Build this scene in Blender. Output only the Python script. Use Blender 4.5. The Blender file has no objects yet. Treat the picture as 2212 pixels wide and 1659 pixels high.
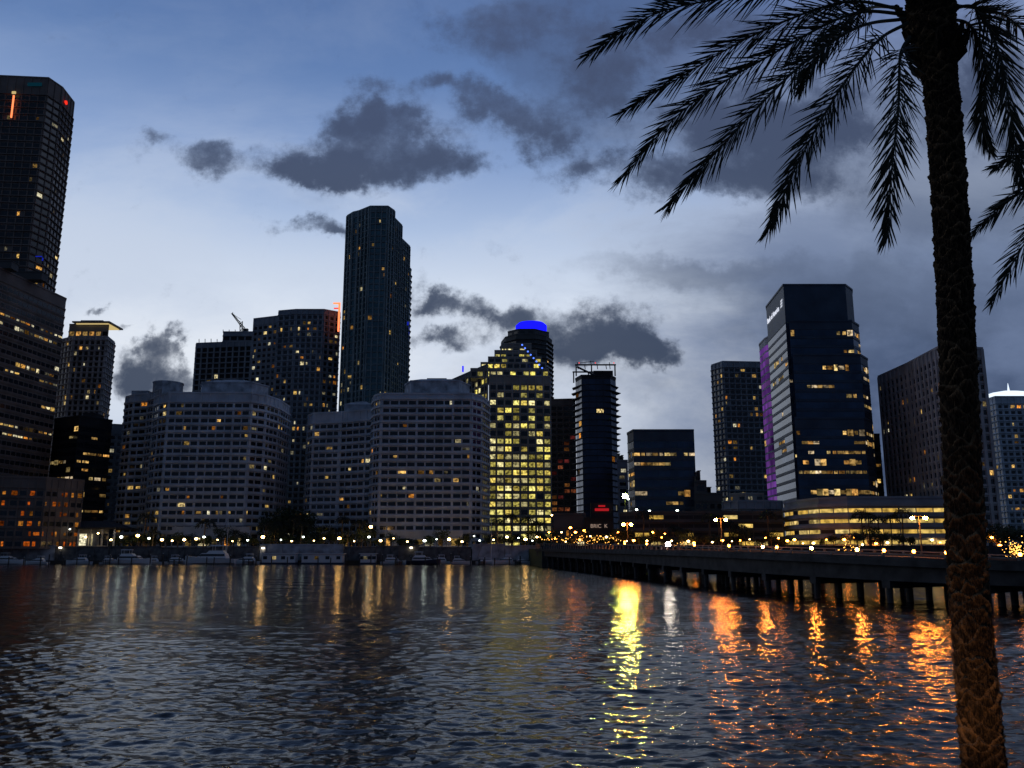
import bpy, math, random
from mathutils import Vector, Matrix
import numpy as np
R=random.Random(7)
sc=bpy.context.scene
sc.view_settings.view_transform='Standard'; sc.view_settings.look='None'; sc.view_settings.exposure=0
COL=sc.collection
# ------------------------------------------------------------------ survey helpers
F=1841.0; PITCH=math.atan((1188-829.5)/F); CP,SP=math.cos(PITCH),math.sin(PITCH); EYE=5.0
def ray(v):
    b=(829.5-v)/F
    return CP-b*SP, SP+b*CP
def zv(v,Y):
    y,z=ray(v); return EYE+Y*z/y
def xu(u,Y,Z): return (u-1106)/F*(Y*CP+(Z-EYE)*SP)
def at(u,v,Y):
    Z=zv(v,Y); return Vector((xu(u,Y,Z),Y,Z))
def ground(u,v,z=0.0):
    y,zz=ray(v); Y=(z-EYE)*y/zz
    return Vector((xu(u,Y,z),Y,z))
# ------------------------------------------------------------------ materials
def s2l(c): return tuple(((x/255)/12.92 if x/255<=0.04045 else ((x/255+0.055)/1.055)**2.4) for x in c)
def newmat(n):
    m=bpy.data.materials.new(n); m.use_nodes=True; nt=m.node_tree
    return m,nt,nt.nodes['Principled BSDF']
def solid(n,col,rough=.8,var=.25,scale=.15,metal=0.0,bump=0.0,spec=.3):
    m,nt,p=newmat(n)
    tc=nt.nodes.new('ShaderNodeTexCoord')
    no=nt.nodes.new('ShaderNodeTexNoise'); no.inputs['Scale'].default_value=scale; no.inputs['Detail'].default_value=6
    nt.links.new(tc.outputs['Object'],no.inputs['Vector'])
    mr=nt.nodes.new('ShaderNodeMapRange'); mr.inputs[1].default_value=.3; mr.inputs[2].default_value=.7
    mr.inputs[3].default_value=1-var; mr.inputs[4].default_value=1+var
    nt.links.new(no.outputs['Fac'],mr.inputs[0])
    mx=nt.nodes.new('ShaderNodeVectorMath'); mx.operation='SCALE'; mx.inputs[0].default_value=col
    nt.links.new(mr.outputs[0],mx.inputs['Scale']); nt.links.new(mx.outputs[0],p.inputs['Base Color'])
    p.inputs['Roughness'].default_value=rough; p.inputs['Metallic'].default_value=metal
    p.inputs['Specular IOR Level'].default_value=spec
    if bump:
        bp=nt.nodes.new('ShaderNodeBump'); bp.inputs['Strength'].default_value=bump
        nt.links.new(no.outputs['Fac'],bp.inputs['Height']); nt.links.new(bp.outputs[0],p.inputs['Normal'])
    return m
def lit(n,cols,smin,smax,nscale=.8,lo=.2,power=1.8):
    m,nt,p=newmat(n); nt.nodes.remove(p)
    out=[x for x in nt.nodes if x.type=='OUTPUT_MATERIAL'][0]
    g=nt.nodes.new('ShaderNodeNewGeometry'); oi=nt.nodes.new('ShaderNodeObjectInfo')
    a=nt.nodes.new('ShaderNodeMath'); a.operation='ADD'
    nt.links.new(g.outputs['Random Per Island'],a.inputs[0]); nt.links.new(oi.outputs['Random'],a.inputs[1])
    fr=nt.nodes.new('ShaderNodeMath'); fr.operation='FRACT'; nt.links.new(a.outputs[0],fr.inputs[0])
    cr=nt.nodes.new('ShaderNodeValToRGB'); cr.color_ramp.interpolation='CONSTANT'
    e=cr.color_ramp.elements
    while len(e)<len(cols): e.new(.5)
    for i,c in enumerate(cols):
        e[i].position=i/len(cols); e[i].color=(*s2l(c),1)
    nt.links.new(fr.outputs[0],cr.inputs[0])
    m2=nt.nodes.new('ShaderNodeMath'); m2.operation='MULTIPLY'; m2.inputs[1].default_value=17.31
    nt.links.new(fr.outputs[0],m2.inputs[0])
    f2=nt.nodes.new('ShaderNodeMath'); f2.operation='FRACT'; nt.links.new(m2.outputs[0],f2.inputs[0])
    pw=nt.nodes.new('ShaderNodeMath'); pw.operation='POWER'; pw.inputs[1].default_value=power; nt.links.new(f2.outputs[0],pw.inputs[0])
    mr=nt.nodes.new('ShaderNodeMapRange'); mr.inputs[3].default_value=smin; mr.inputs[4].default_value=smax
    nt.links.new(pw.outputs[0],mr.inputs[0])
    tc=nt.nodes.new('ShaderNodeNewGeometry')
    no=nt.nodes.new('ShaderNodeTexNoise'); no.inputs['Scale'].default_value=nscale; no.inputs['Detail'].default_value=3
    nt.links.new(tc.outputs['Position'],no.inputs['Vector'])
    m3=nt.nodes.new('ShaderNodeMapRange'); m3.inputs[1].default_value=.35; m3.inputs[2].default_value=.62; m3.inputs[3].default_value=lo; m3.inputs[4].default_value=1.2
    nt.links.new(no.outputs['Fac'],m3.inputs[0])
    mm=nt.nodes.new('ShaderNodeMath'); mm.operation='MULTIPLY'
    nt.links.new(mr.outputs[0],mm.inputs[0]); nt.links.new(m3.outputs[0],mm.inputs[1])
    em=nt.nodes.new('ShaderNodeEmission'); nt.links.new(cr.outputs[0],em.inputs[0]); nt.links.new(mm.outputs[0],em.inputs[1])
    nt.links.new(em.outputs[0],out.inputs[0]); m.cycles.emission_sampling='NONE'
    return m
def emis(n,col,s,sample=True):
    m,nt,p=newmat(n); nt.nodes.remove(p)
    out=[x for x in nt.nodes if x.type=='OUTPUT_MATERIAL'][0]
    em=nt.nodes.new('ShaderNodeEmission'); em.inputs[0].default_value=(*s2l(col),1); em.inputs[1].default_value=s
    nt.links.new(em.outputs[0],out.inputs[0])
    if not sample: m.cycles.emission_sampling='NONE'
    return m
WHITE=solid('white_stucco',(.50,.54,.60)); GREY=solid('grey_concrete',(.26,.28,.31)); TAN=solid('tan_concrete',(.30,.28,.25))
DARK=solid('dark_cladding',(.09,.09,.09)); BLACKW=solid('black_cladding',(.03,.031,.034)); BROWN=solid('brown_cladding',(.19,.15,.13))
PINK=solid('pinkish_concrete',(.44,.41,.41)); TEALC=solid('teal_grey_concrete',(.18,.23,.24))
GLASS=solid('dark_glass',(.012,.015,.02),rough=.15,var=.5,scale=.3,spec=.5)
BGLASS=solid('blue_glass',(.035,.065,.115),rough=.22,var=.5,scale=.12,metal=.35,spec=.35)
NGLASS=solid('navy_glass',(.03,.045,.08),rough=.2,var=.5,scale=.12,metal=.4,spec=.4)
TGLASS=solid('teal_glass',(.06,.12,.14),rough=.2,var=.4,scale=.12,metal=.6,spec=.5)
SPAN=solid('blue_spandrel',(.055,.08,.115),rough=.5,metal=.0,spec=.15)
L_HOME=lit('home_light',[(255,186,90),(255,206,112),(255,160,60),(255,224,150),(235,190,100),(255,236,180),(255,200,110),(250,240,200)],.06,1.2,1.2,.1,2.0)
L_OFF=lit('office_light',[(255,205,120),(250,216,140),(255,185,96),(255,226,180),(240,190,110)],.14,1.1,.8,.1)
L_BRIGHT=lit('bright_office_light',[(255,226,110),(246,232,130),(255,240,170),(240,222,110)],.25,1.5,.9,.1)
L_ORANGE=lit('orange_light',[(255,130,40),(255,160,60),(240,110,30)],.10,.8,1.2)
L_GAR=lit('garage_light',[(255,205,95),(255,214,115),(250,200,95),(255,220,135)],.6,1.0,.5,.25)
L_PURP=lit('purple_wash_glow',[(140,80,190),(150,88,200),(125,70,175),(150,95,190)],.3,.55,.035,.1)
L_RED=lit('reddish_reflection_glow',[(200,110,70),(190,120,60),(150,60,60)],.05,.5)
BLUE_E=emis('blue_neon',(20,20,255),1.5,False); RED_E=emis('red_neon',(255,50,35),1.2,False); ORN_E=emis('orange_neon',(255,130,80),1.8,False)
BLUE_D=emis('dim_blue_light',(30,50,220),.5,False)
REDG=emis('red_glow',(230,40,50),.5,False)
WHITE_E=emis('white_sign_glow',(235,240,255),1.0,False); CROWN_E=emis('crown_glow',(255,225,150),.6,False); CROWN_W=emis('white_crown_glow',(225,240,255),1.3,False)
TEAL_E=emis('teal_glow',(30,110,140),.12,False); BDOT_E=emis('blue_bulb',(80,120,255),2.2,False)
LAMP_W=emis('lamp_warm',(255,206,130),20); LAMP_C=emis('lamp_cool',(225,240,225),15); LAMP_O=emis('lamp_orange',(255,140,50),620)
LAMP_M=emis('lamp_warm_strong',(255,196,110),55)
LAMP_B=emis('lamp_bollard',(255,150,60),480)
LAMP_G=emis('lamp_green_yellow',(225,245,100),1150); LAMP_X=emis('lamp_white_bright',(255,240,220),70); LAMP_F=emis('flood_white',(255,235,200),6); LAMP_S=emis('lamp_amber',(255,140,45),60)
BULB=emis('string_bulb',(255,180,80),5,False)
POLE=solid('pole_metal',(.06,.06,.06),rough=.5); LEAF=solid('foliage',(.03,.045,.02),scale=2,var=.5); PLEAF=solid('palm_leaf',(.022,.028,.018),rough=.7,scale=3,var=.4)
WOODP=solid('palm_wood',(.12,.09,.06),scale=4); BOATW=solid('boat_gelcoat',(.75,.76,.77),rough=.3,var=.06); BOATN=solid('boat_navy',(.03,.04,.07),rough=.3)
CONC=solid('bridge_concrete',(.04,.04,.042),scale=.6,var=.5,bump=.2); RAILC=solid('rail_concrete',(.16,.16,.16),scale=.8,var=.4)
SEAW=solid('seawall_concrete',(.38,.40,.43),scale=.35,var=.5); SEAD=solid('stained_concrete',(.12,.12,.12),scale=.5,var=.6)
PAVE=solid('paving',(.2,.19,.18),scale=1.2); ASPH=solid('asphalt',(.05,.05,.05),scale=1); GRASS=solid('grass',(.05,.07,.03),scale=.4)
TIMBER=solid('dock_timber',(.07,.06,.05),scale=2)
# ------------------------------------------------------------------ mesh builder
class MB:
    def __init__(s): s.v=[];s.f=[];s.m=[];s.mats=[]
    def mi(s,m):
        if m not in s.mats: s.mats.append(m)
        return s.mats.index(m)
    def face(s,pts,m):
        i=len(s.v); s.v+= [tuple(p) for p in pts]; s.f.append(tuple(range(i,i+len(pts)))); s.m.append(s.mi(m))
    def prism(s,poly,z0,z1,m,poly2=None,cap=True):
        n=len(poly); i=len(s.v); p2=poly2 or poly; k=s.mi(m)
        s.v+=[(p[0],p[1],z0) for p in poly]+[(p[0],p[1],z1) for p in p2]
        for j in range(n):
            a,b=j,(j+1)%n
            s.f.append((i+a,i+b,i+n+b,i+n+a)); s.m.append(k)
        if cap:
            s.f.append(tuple(i+n+j for j in range(n))); s.m.append(k)
            s.f.append(tuple(i+j for j in reversed(range(n)))); s.m.append(k)
    def box(s,c,d,m,ang=0):
        ca,sa=math.cos(ang),math.sin(ang); x,y=d[0]/2,d[1]/2
        P=[(-x,-y),(x,-y),(x,y),(-x,y)]
        P=[(c[0]+a*ca-b*sa,c[1]+a*sa+b*ca) for a,b in P]
        s.prism(P,c[2]-d[2]/2,c[2]+d[2]/2,m)
    def tube(s,pts,rad,m,n=8):
        k=s.mi(m); i0=len(s.v); pts=[Vector(p) for p in pts]
        for j,p in enumerate(pts):
            t=(pts[min(j+1,len(pts)-1)]-pts[max(j-1,0)]).normalized()
            up=Vector((0,0,1)) if abs(t.z)<.9 else Vector((1,0,0))
            a=t.cross(up).normalized(); b=t.cross(a)
            r=rad[j] if isinstance(rad,(list,tuple)) else rad
            for q in range(n):
                w=2*math.pi*q/n; s.v.append(tuple(p+a*(r*math.cos(w))+b*(r*math.sin(w))))
        for j in range(len(pts)-1):
            for q in range(n):
                q2=(q+1)%n; s.f.append((i0+j*n+q,i0+j*n+q2,i0+(j+1)*n+q2,i0+(j+1)*n+q)); s.m.append(k)
        s.f.append(tuple(i0+q for q in range(n))); s.m.append(k)
        s.f.append(tuple(i0+(len(pts)-1)*n+q for q in reversed(range(n)))); s.m.append(k)
    def ball(s,c,r,m,n=8,h=5,sz=1.0):
        k=s.mi(m); i0=len(s.v)
        for j in range(h+1):
            t=math.pi*j/h
            for q in range(n):
                w=2*math.pi*q/n; s.v.append((c[0]+r*math.sin(t)*math.cos(w),c[1]+r*math.sin(t)*math.sin(w),c[2]+r*sz*math.cos(t)))
        for j in range(h):
            for q in range(n):
                q2=(q+1)%n; s.f.append((i0+j*n+q,i0+(j+1)*n+q,i0+(j+1)*n+q2,i0+j*n+q2)); s.m.append(k)
    def mesh(s,name,origin=(0,0,0),smooth=False):
        me=bpy.data.meshes.new(name); o=origin
        me.from_pydata([(a-o[0],b-o[1],c-o[2]) for a,b,c in s.v],[],s.f)
        for m in s.mats: me.materials.append(m)
        me.polygons.foreach_set('material_index',s.m)
        if smooth: me.polygons.foreach_set('use_smooth',[True]*len(s.f))
        me.update(); return me
def link(name,data,parent=None,loc=(0,0,0),rz=0):
    o=bpy.data.objects.new(name,data); COL.objects.link(o)
    o.location=loc; o.rotation_euler=(0,0,rz)
    if parent: o.parent=parent
    return o
def tag(o,label,cat,group=None,kind=None):
    o['label']=label; o['category']=cat
    if group: o['group']=group
    if kind: o['kind']=kind
    return o
def struct(name,mb,label,cat):
    o=link(name,mb.mesh(name)); tag(o,label,cat,kind='structure'); return o
def root(name,loc,label,cat,group=None):
    e=link(name,None,None,loc); tag(e,label,cat,group); return e
def part(name,mb,rt,smooth=False):
    return link(name,mb.mesh(name,tuple(rt.location),smooth),rt)
GZ=5.4
# ------------------------------------------------------------------ buildings
def offset(chain,d):
    out=[]
    n=len(chain)
    for i,p in enumerate(chain):
        ns=[]
        if i>0: a=chain[i-1]; b=p; ns.append((b[1]-a[1],-(b[0]-a[0])))
        if i<n-1: a=p; b=chain[i+1]; ns.append((b[1]-a[1],-(b[0]-a[0])))
        ns=[(x/math.hypot(x,y),y/math.hypot(x,y)) for x,y in ns]
        x=sum(q[0] for q in ns)/len(ns); y=sum(q[1] for q in ns)/len(ns); l=x*x+y*y
        out.append((p[0]+d*x/l,p[1]+d*y/l))
    return out
class Bld:
    def __init__(s,name,label,u,Y,cat='building'):
        s.r=root(name,(xu(u,Y,GZ),Y,GZ),label,cat); s.body=MB(); s.units=[]; s.win=[]
    def vol(s,chain,vtop,zb=None,depth=28,fh=3.3,bay=3.6,wf=.6,hf=.5,wall=GREY,glass=GLASS,p=.15,slab=(.3,.3),pier=None,office=False,
            lm=L_HOME,gap=1.5,ref=None,win=True,sill=.25,vb=None,roofbits=True,pf=None,segp=None,baywin=0):
        if ref is None: ref=min(range(len(chain)),key=lambda i:chain[i][1])
        Z=zv(vtop,chain[ref][1]); zb=GZ if zb is None else zb
        if vb is not None: zb=zv(vb,chain[ref][1])
        ch=[(xu(u,Y,Z),Y) for u,Y in chain]
        def back(p,i): return (p[0]*(1+depth/p[1])+i, p[1]+depth)
        bk=[back(ch[-1],-1.0),back(ch[0],1.0)]
        s.body.prism(ch+bk,zb,Z,wall)
        s.body.prism(offset(ch,.25)+bk,Z-.01,Z+.7,wall)
        if roofbits and len(ch)>=2:
            a=Vector(ch[0]);b=Vector(ch[-1]); L=(b-a).length
            for k in range(R.randint(1,3)):
                t=R.uniform(.25,.75); c=a.lerp(b,t); w=R.uniform(.1,.2)*L; h=R.uniform(1.6,4)
                m=MB(); m.box((c.x,c.y+depth*.4,Z+.7+h/2),(w,depth*.25,h),DARK); m.box((c.x,c.y+depth*.4,Z+.7+h+.15),(w+.5,depth*.25+.5,.3),DARK); s.units.append(m)
        nf=max(1,int((Z-zb-gap)/fh))
        if slab:
            so=offset(ch,slab[0])
            for f in range(nf+1):
                z=zb+f*fh
                if f==0: z+=.05
                if z+slab[1]>Z-.02: continue
                s.body.prism(so+bk,z,z+slab[1],wall)
        for si in range(len(ch)-1):
            a=Vector(ch[si]);b=Vector(ch[si+1]); d=b-a; L=d.length; d.normalize(); nrm=Vector((d.y,-d.x)); ang=math.atan2(d.y,d.x)
            nb=max(1,round(L/bay)); bw=L/nb
            if pier:
                for k in range(nb+1):
                    wk=pier[1]*(1.8 if baywin and k%baywin==0 else 1); dk=pier[0]*(1.6 if baywin and k%baywin==0 else 1)
                    c=a+d*min(max(bw*k,wk/2+.02),L-wk/2-.02)+nrm*(dk/2)
                    s.body.box((c.x,c.y,(zb+Z)/2),(wk,dk,Z-zb-.12),wall,ang)
            if not win: continue
            for f in range(nf):
                pp=p*(segp[si] if segp else 1)
                if office: pp=pp*R.choice([.1,.3,.6,1,1.7,3.0])
                if pf: pp=pf(f/nf,pp)
                run=0; thin=R.random()<.6
                for k in range(nb):
                    c=a+d*(bw*(k+.5))+nrm*.05; z=zb+f*fh+fh*(sill+hf/2)+.02
                    if office and run>0: on=True; run-=1
                    else:
                        on=R.random()<pp
                        if on and office: run=R.randint(0,4)
                    hh=fh*hf; ww=bw*wf
                    if on and office: 
                        hh*=.45 if thin else R.choice([.6,1])
                        if R.random()<.3: ww*=.6
                    if on and not office and lm in (L_HOME,L_ORANGE):
                        q=R.choice([1,.75,.5,.35]); off=(1-q)*ww*R.choice([-.5,.5])
                        if baywin and q<1: s.win.append((c.x,c.y,z,round(ww,3),round(hh,3),ang,glass,False)); c=c+nrm*.03
                        ww*=q; hh*=R.choice([1,1,.7]); c=c+d*off
                    s.win.append((c.x,c.y,z,round(ww,3),round(hh,3),ang,lm if on else glass,on))
        s.last=(ch,bk,Z); return Z
    def done(s):
        if s.body.f: part('wall',s.body,s.r)
        for m in s.units: part('rooftop_unit',m,s.r)
        o=s.r.location
        W=sorted(s.win,key=lambda w:(not w[7],-w[3]*w[4]/(w[0]**2+w[1]**2)))
        cache={}
        for w in W[:100]:
            key=(w[3],w[4],w[6].name)
            if key not in cache:
                m=MB(); x,h=w[3]/2,w[4]/2; m.face([(-x,0,-h),(x,0,-h),(x,0,h),(-x,0,h)],w[6]); cache[key]=m.mesh('window')
            link('window',cache[key],s.r,(w[0]-o.x,w[1]-o.y,w[2]-o.z),w[5])
        if len(W)>100:
            m=MB()
            for w in W[100:]:
                ca,sa=math.cos(w[5])*w[3]/2,math.sin(w[5])*w[3]/2; h=w[4]/2
                m.face([(w[0]-ca,w[1]-sa,w[2]-h),(w[0]+ca,w[1]+sa,w[2]-h),(w[0]+ca,w[1]+sa,w[2]+h),(w[0]-ca,w[1]-sa,w[2]+h)],w[6])
            q=part('window',m,s.r); q['kind']='stuff'
        return s.r
def text(body,size,mat,name,parent,loc,rx,rz,ext=.05):
    c=bpy.data.curves.new(name,'FONT'); c.body=body; c.size=size; c.extrude=ext; c.align_x='CENTER'
    t=bpy.data.objects.new(name,c); COL.objects.link(t); bpy.context.view_layer.update()
    me=bpy.data.meshes.new_from_object(t.evaluated_get(bpy.context.evaluated_depsgraph_get())); bpy.data.objects.remove(t)
    me.materials.clear(); me.materials.append(mat)
    o=link(name,me,parent,loc); o.rotation_euler=(rx,0,rz); return o

b=Bld('tall_tower','very tall dark curved residential tower with chamfered crown',50,400)
b.vol([(-190,420),(-70,394),(0,390),(105,392),(135,401),(160,416)],165,fh=3.6,bay=4,wf=.8,hf=.55,wall=BROWN,p=.06,slab=(.9,.35),pier=(.4,.5),gap=9)
m=MB(); ch,bk,Z=b.last
m.box((xu(80,392,Z),390.6,Z-4),(7,.6,1.6),TEAL_E); part('roof_light',m,b.r)
m=MB(); c=at(27,230,389.0); m.box(c,(.6,.6,12),ORN_E); c=at(30,200,389); m.box(c,(1.8,.6,1.2),CROWN_E); part('facade_light_strip',m,b.r)
m=MB(); c=at(149,228,408); m.box((c.x,c.y-3,c.z),(1.2,2.4,1.0),RED_E,.4); part('aviation_light',m,b.r)
m=MB(); c=at(84,554,388.8); m.box(c,(3.0,.5,.3),BLUE_D); c=at(92,560,388.8); m.box(c,(.4,.5,1.4),BLUE_D); part('blue_light_strip',m,b.r)
b.done()
def vfor(Z,Yr):
    lo,hi=-500,1188
    for _ in range(40):
        mid=(lo+hi)/2
        if zv(mid,Yr)>Z: lo=mid
        else: hi=mid
    return mid
b=Bld('office_block','dark brown office slab with ribbon windows',40,335)
Zb=zv(580,332)
b.vol([(-130,300),(143,376)],vfor(Zb,300),ref=0,fh=3.7,bay=3.2,wf=.85,hf=.45,wall=BROWN,p=.08,office=True,slab=(.35,.5),depth=20,lm=L_HOME)
b.vol([(-190,296),(100,312),(182,326)],1034,ref=1,fh=3.6,bay=2.8,wf=.7,hf=.45,wall=BROWN,p=.55,lm=L_ORANGE,depth=6,slab=(.4,.4),pier=(.3,.4),roofbits=False)
b.done()
b=Bld('condo_tower','pale condominium tower with illuminated crown',190,480)
b.vol([(130,486),(160,478),(232,478),(247,492)],728,fh=3.2,bay=3.4,wf=.6,hf=.6,wall=PINK,p=.14,slab=(1.1,.3),pier=(.6,1.0),roofbits=False)
b.vol([(150,484),(236,484)],702,vb=728,fh=3.2,bay=4,wf=.7,hf=.75,wall=TAN,p=.75,lm=L_OFF,depth=20,slab=(.5,.3),roofbits=False)
m=MB(); z=zv(700,480); x0,x1=xu(153,480,z),xu(234,480,z)
m.box(((x0+x1)/2,490,z+1.0),(x1-x0-3,14,.5),CROWN_E); m.box(((x0+x1)/2,490,z+1.7),(x1-x0,18,.8),TAN); m.box(((x0+x1)/2-3,494,z+3.3),((x1-x0)*.6,12,2.4),TAN)
part('crown',m,b.r); b.done()
b=Bld('office_block','black glass low office block with lit floors',180,380)
b.vol([(118,384),(172,374),(243,388)],900,fh=3.6,bay=3.0,wf=.92,hf=.6,wall=BLACKW,p=.12,office=True,lm=L_OFF,slab=(.1,.25)); b.done()
b=Bld('apartment_block','narrow grey apartment block between towers',257,420)
b.vol([(238,420),(285,424)],918,wall=GREY,p=.15,bay=3.0); b.done()
def cond(b,ch,v,seg=None,p=.09,**k):
    b.vol(ch,v,fh=3.15,bay=3.6,wf=.84,hf=.47,wall=WHITE,p=p,slab=(.7,.85),pier=(.22,.5),gap=2.2,segp=seg,depth=k.pop('depth',24),roofbits=False,baywin=4,sill=.36,**k)
def hexroof(b,u0,u1,v0,v1,Y,mat=SEAW):
    m=MB(); z0=zv(v0,Y)-1.5; z1=zv(v1+9,Y); z2=zv(v1,Y)
    xa,xb=xu(u0,Y,z1),xu(u1,Y,z1); w=xb-xa; cx=(xa+xb)/2
    def hx(k,w2): return [(cx-w2/2*k,Y+10),(cx-w2/2*k+w2*.14*k,Y+10-10*k),(cx+w2/2*k-w2*.14*k,Y+10-10*k),(cx+w2/2*k,Y+10),(cx+w2/2*k-w2*.14*k,Y+10+8*k),(cx-w2/2*k+w2*.14*k,Y+10+8*k)]
    m.prism(hx(1,w),z0,z1,mat); m.prism(hx(1.03,w),z1-.01,z1+.5,mat); m.prism(hx(1,w),z1+.49,z2,mat,hx(.62,w)); m.box((cx,Y+10,z2+.5),(w*.3,6,1.1),mat)
    part('penthouse',m,b.r)
b=Bld('condo_block','white waterfront condominium with hexagonal penthouse and window bands',470,350)
cond(b,[(335,362),(346,355),(365,350),(543,350),(575,356),(602,367),(626,386)],850,[1,1,1,.8,.6,.6],ref=2,p=.15)
cond(b,[(272,392),(290,386),(322,383),(352,370)],852,depth=20,ref=2,p=.12)
hexroof(b,416,566,850,818,357)
m=MB(); z=zv(824,392); x=xu(351,392,z); m.prism([(x+6.8*math.cos(t*.5236),399+6.8*math.sin(t*.5236)) for t in range(12)],zv(856,385),z,SEAW)
m.prism([(x+7.1*math.cos(t*.5236),399+7.1*math.sin(t*.5236)) for t in range(12)],z-.01,z+.6,SEAW); part('stair_drum',m,b.r)
m=MB(); m.prism([(x-15,394),(x-7.2,394),(x-7.2,406),(x-15,406)],zv(856,385),zv(842,392),SEAW); part('rooftop_unit',m,b.r)
b.vol([(372,346),(540,346)],1142,fh=5,bay=5,wf=.8,hf=.6,wall=WHITE,p=.85,lm=L_HOME,depth=3,roofbits=False)
b.done()
b=Bld('condo_block','white waterfront condominium with broad front and hexagonal penthouse',935,343)
cond(b,[(805,356),(810,348),(824,343),(1018,343),(1040,349),(1057,364)],852,[1,1,1,.8,.7],ref=2,p=.12)
cond(b,[(667,376),(678,369),(737,366),(806,358)],892,p=.10,ref=2)
hexroof(b,868,1012,852,815,350)
hexroof(b,735,812,890,866,368)
b.vol([(832,339),(1000,339)],1150,fh=5,bay=5,wf=.8,hf=.55,wall=WHITE,p=.8,lm=L_HOME,depth=3,roofbits=False)
b.done()
b=Bld('unfinished_tower','dark concrete tower under construction with open floors',485,525)
b.vol([(424,530),(546,524)],738,fh=3.5,bay=4.5,wf=.8,hf=.7,wall=GREY,glass=BLACKW,p=.03,slab=(1.0,.4),pier=(.8,.9),roofbits=False)  # open floors are flat black panels, their inner shade put into the colour
b.vol([(482,528),(546,528)],718,vb=738,fh=3.5,bay=4.5,wf=.8,hf=.7,wall=GREY,glass=BLACKW,p=0,depth=18,slab=(.8,.4),roofbits=False)
m=MB()
for q in range(9): m.tube([at(430+q*13,740 if q<4 else 719,529),at(430+q*13,733-R.random()*4 if q<4 else 712,529)],.22,POLE,4)
part('rebar_post',m,b.r)['kind']='stuff'
b.done()
r=root('tower_crane',(at(520,718,535).x,535,zv(718,535)),'lattice tower crane on top of unfinished building','crane')
m=MB(); P0=at(521,722,535);P1=at(521,694,535)
for dx in (-.8,.8): m.tube([P0+Vector((dx,0,0)),P1+Vector((dx,0,0))],.28,POLE,4)
for i in range(4):
    a=P0.lerp(P1,i/4);c=P0.lerp(P1,(i+1)/4); m.tube([a+Vector((-.8,0,0)),c+Vector((.8,0,0))],.2,POLE,4)
part('mast',m,r)
m=MB(); J0=at(526,712,535);J1=at(500,677,535)
for o in (Vector((0,0,0)),Vector((.9,0,.9))): m.tube([J0+o,J1+o*.3],.28,POLE,4)
for i in range(10):
    a=J0.lerp(J1,i/10);c=J0.lerp(J1,(i+1)/10)+Vector((.8,0,.8)); m.tube([a,c],.16,POLE,4)
m.box(J0+Vector((1.5,0,-.5)),(3,2,2),POLE); m.tube([at(521,690,535),J1],.12,POLE,4); part('jib',m,r)
b=Bld('apartment_tower','wide grey apartment tower with red neon bracket on roof',640,450)
b.vol([(548,458),(602,452)],684,fh=3.2,bay=3.4,wf=.6,hf=.5,wall=GREY,p=.15,slab=(.3,.3),pier=(.3,.9),roofbits=False)
b.vol([(602,449),(640,446),(700,446),(735,452)],670,fh=3.2,bay=3.2,wf=.62,hf=.55,wall=GREY,p=.19,slab=(.9,.3),pier=(.5,.8),roofbits=False)
m=MB(); z=zv(656,447);z2=zv(718,447);x=xu(735,447,z)
m.box((x,445,(z+z2)/2),(.9,.9,z-z2),ORN_E); m.box((x-1.9,445,z-.4),(2.9,.9,.7),ORN_E); m.box((x-1.7,445,z-3.2),(2.4,.9,.5),RED_E)
part('neon_bracket',m,b.r); b.done()
b=Bld('residential_tower','slender teal-glass residential tower with curved front',815,425)
k=dict(fh=3.25,bay=3.4,wf=.8,hf=.6,wall=TEALC,glass=TGLASS)
b.vol([(750,432),(763,427),(776,425),(800,419),(838,419),(852,425)],447,p=.08,slab=(.55,.3),pier=(.7,.7),pf=lambda t,p:p*2.6 if .15<t<.5 else p,**k)
b.vol([(850,428),(868,440)],470,p=.05,slab=(.5,.3),pier=(.6,.6),depth=14,roofbits=False,ref=0,**k)
b.vol([(850,434),(885,458)],500,p=.05,slab=(.7,.3),pier=(.6,.6),depth=14,roofbits=False,ref=0,**k)
b.vol([(858,438),(888.5,466)],548,p=.04,slab=(.7,.3),depth=14,roofbits=False,ref=0,**k)
m=MB(); c=at(883,703,448); m.box((c.x,c.y-4,c.z),(.8,.8,1.8),BLUE_D); part('blue_light',m,b.r)
b.done()
b=Bld('curved_tower','dark cylindrical tower with glowing blue crown',1140,600)
b.vol([(1083,622),(1092,606),(1115,598),(1155,596),(1180,602),(1192,616)],722,fh=3.3,bay=5,wf=.9,hf=.5,wall=DARK,p=.03,slab=(1.4,.5),roofbits=False)
b.vol([(1097,610),(1120,602),(1155,602),(1186,612)],712,vb=722,fh=3.3,bay=5,wall=DARK,p=0,depth=18,slab=None,roofbits=False)
m=MB(); za=zv(709,604);zb=zv(698,604);zc=zv(692,604); xa,xb=xu(1114,604,zb),xu(1182,604,zb); cx=(xa+xb)/2;w=(xb-xa)/2
def el(k): return [(cx+w*k*math.cos(t*math.pi/12),612+9*k*math.sin(t*math.pi/12)) for t in range(24)]
m.prism(el(1),za,zb,BLUE_E); m.prism(el(1),zb-.02,zc,BLUE_E,el(.8)); part('crown',m,b.r)
b.done()
b=Bld('stepped_office_building','stepped tan office building with rows of bright yellow windows',1120,400)
k=dict(fh=3.7,wf=.74,hf=.58,wall=TAN,lm=L_BRIGHT,slab=(.3,.5),roofbits=False)
b.vol([(1056,400),(1190,403)],812,p=.5,gap=1,bay=3.6,pier=(.5,.7),pf=lambda t,p:min(.93,.45+.8*(1-abs(t-.40)*2)) if t>.08 else .5,depth=30,**k)
b.vol([(976,440),(1055,401)],822,p=.42,depth=14,ref=0,gap=1,bay=3.6,pier=(.5,.7),**k)
z=zv(812,400)
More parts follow.
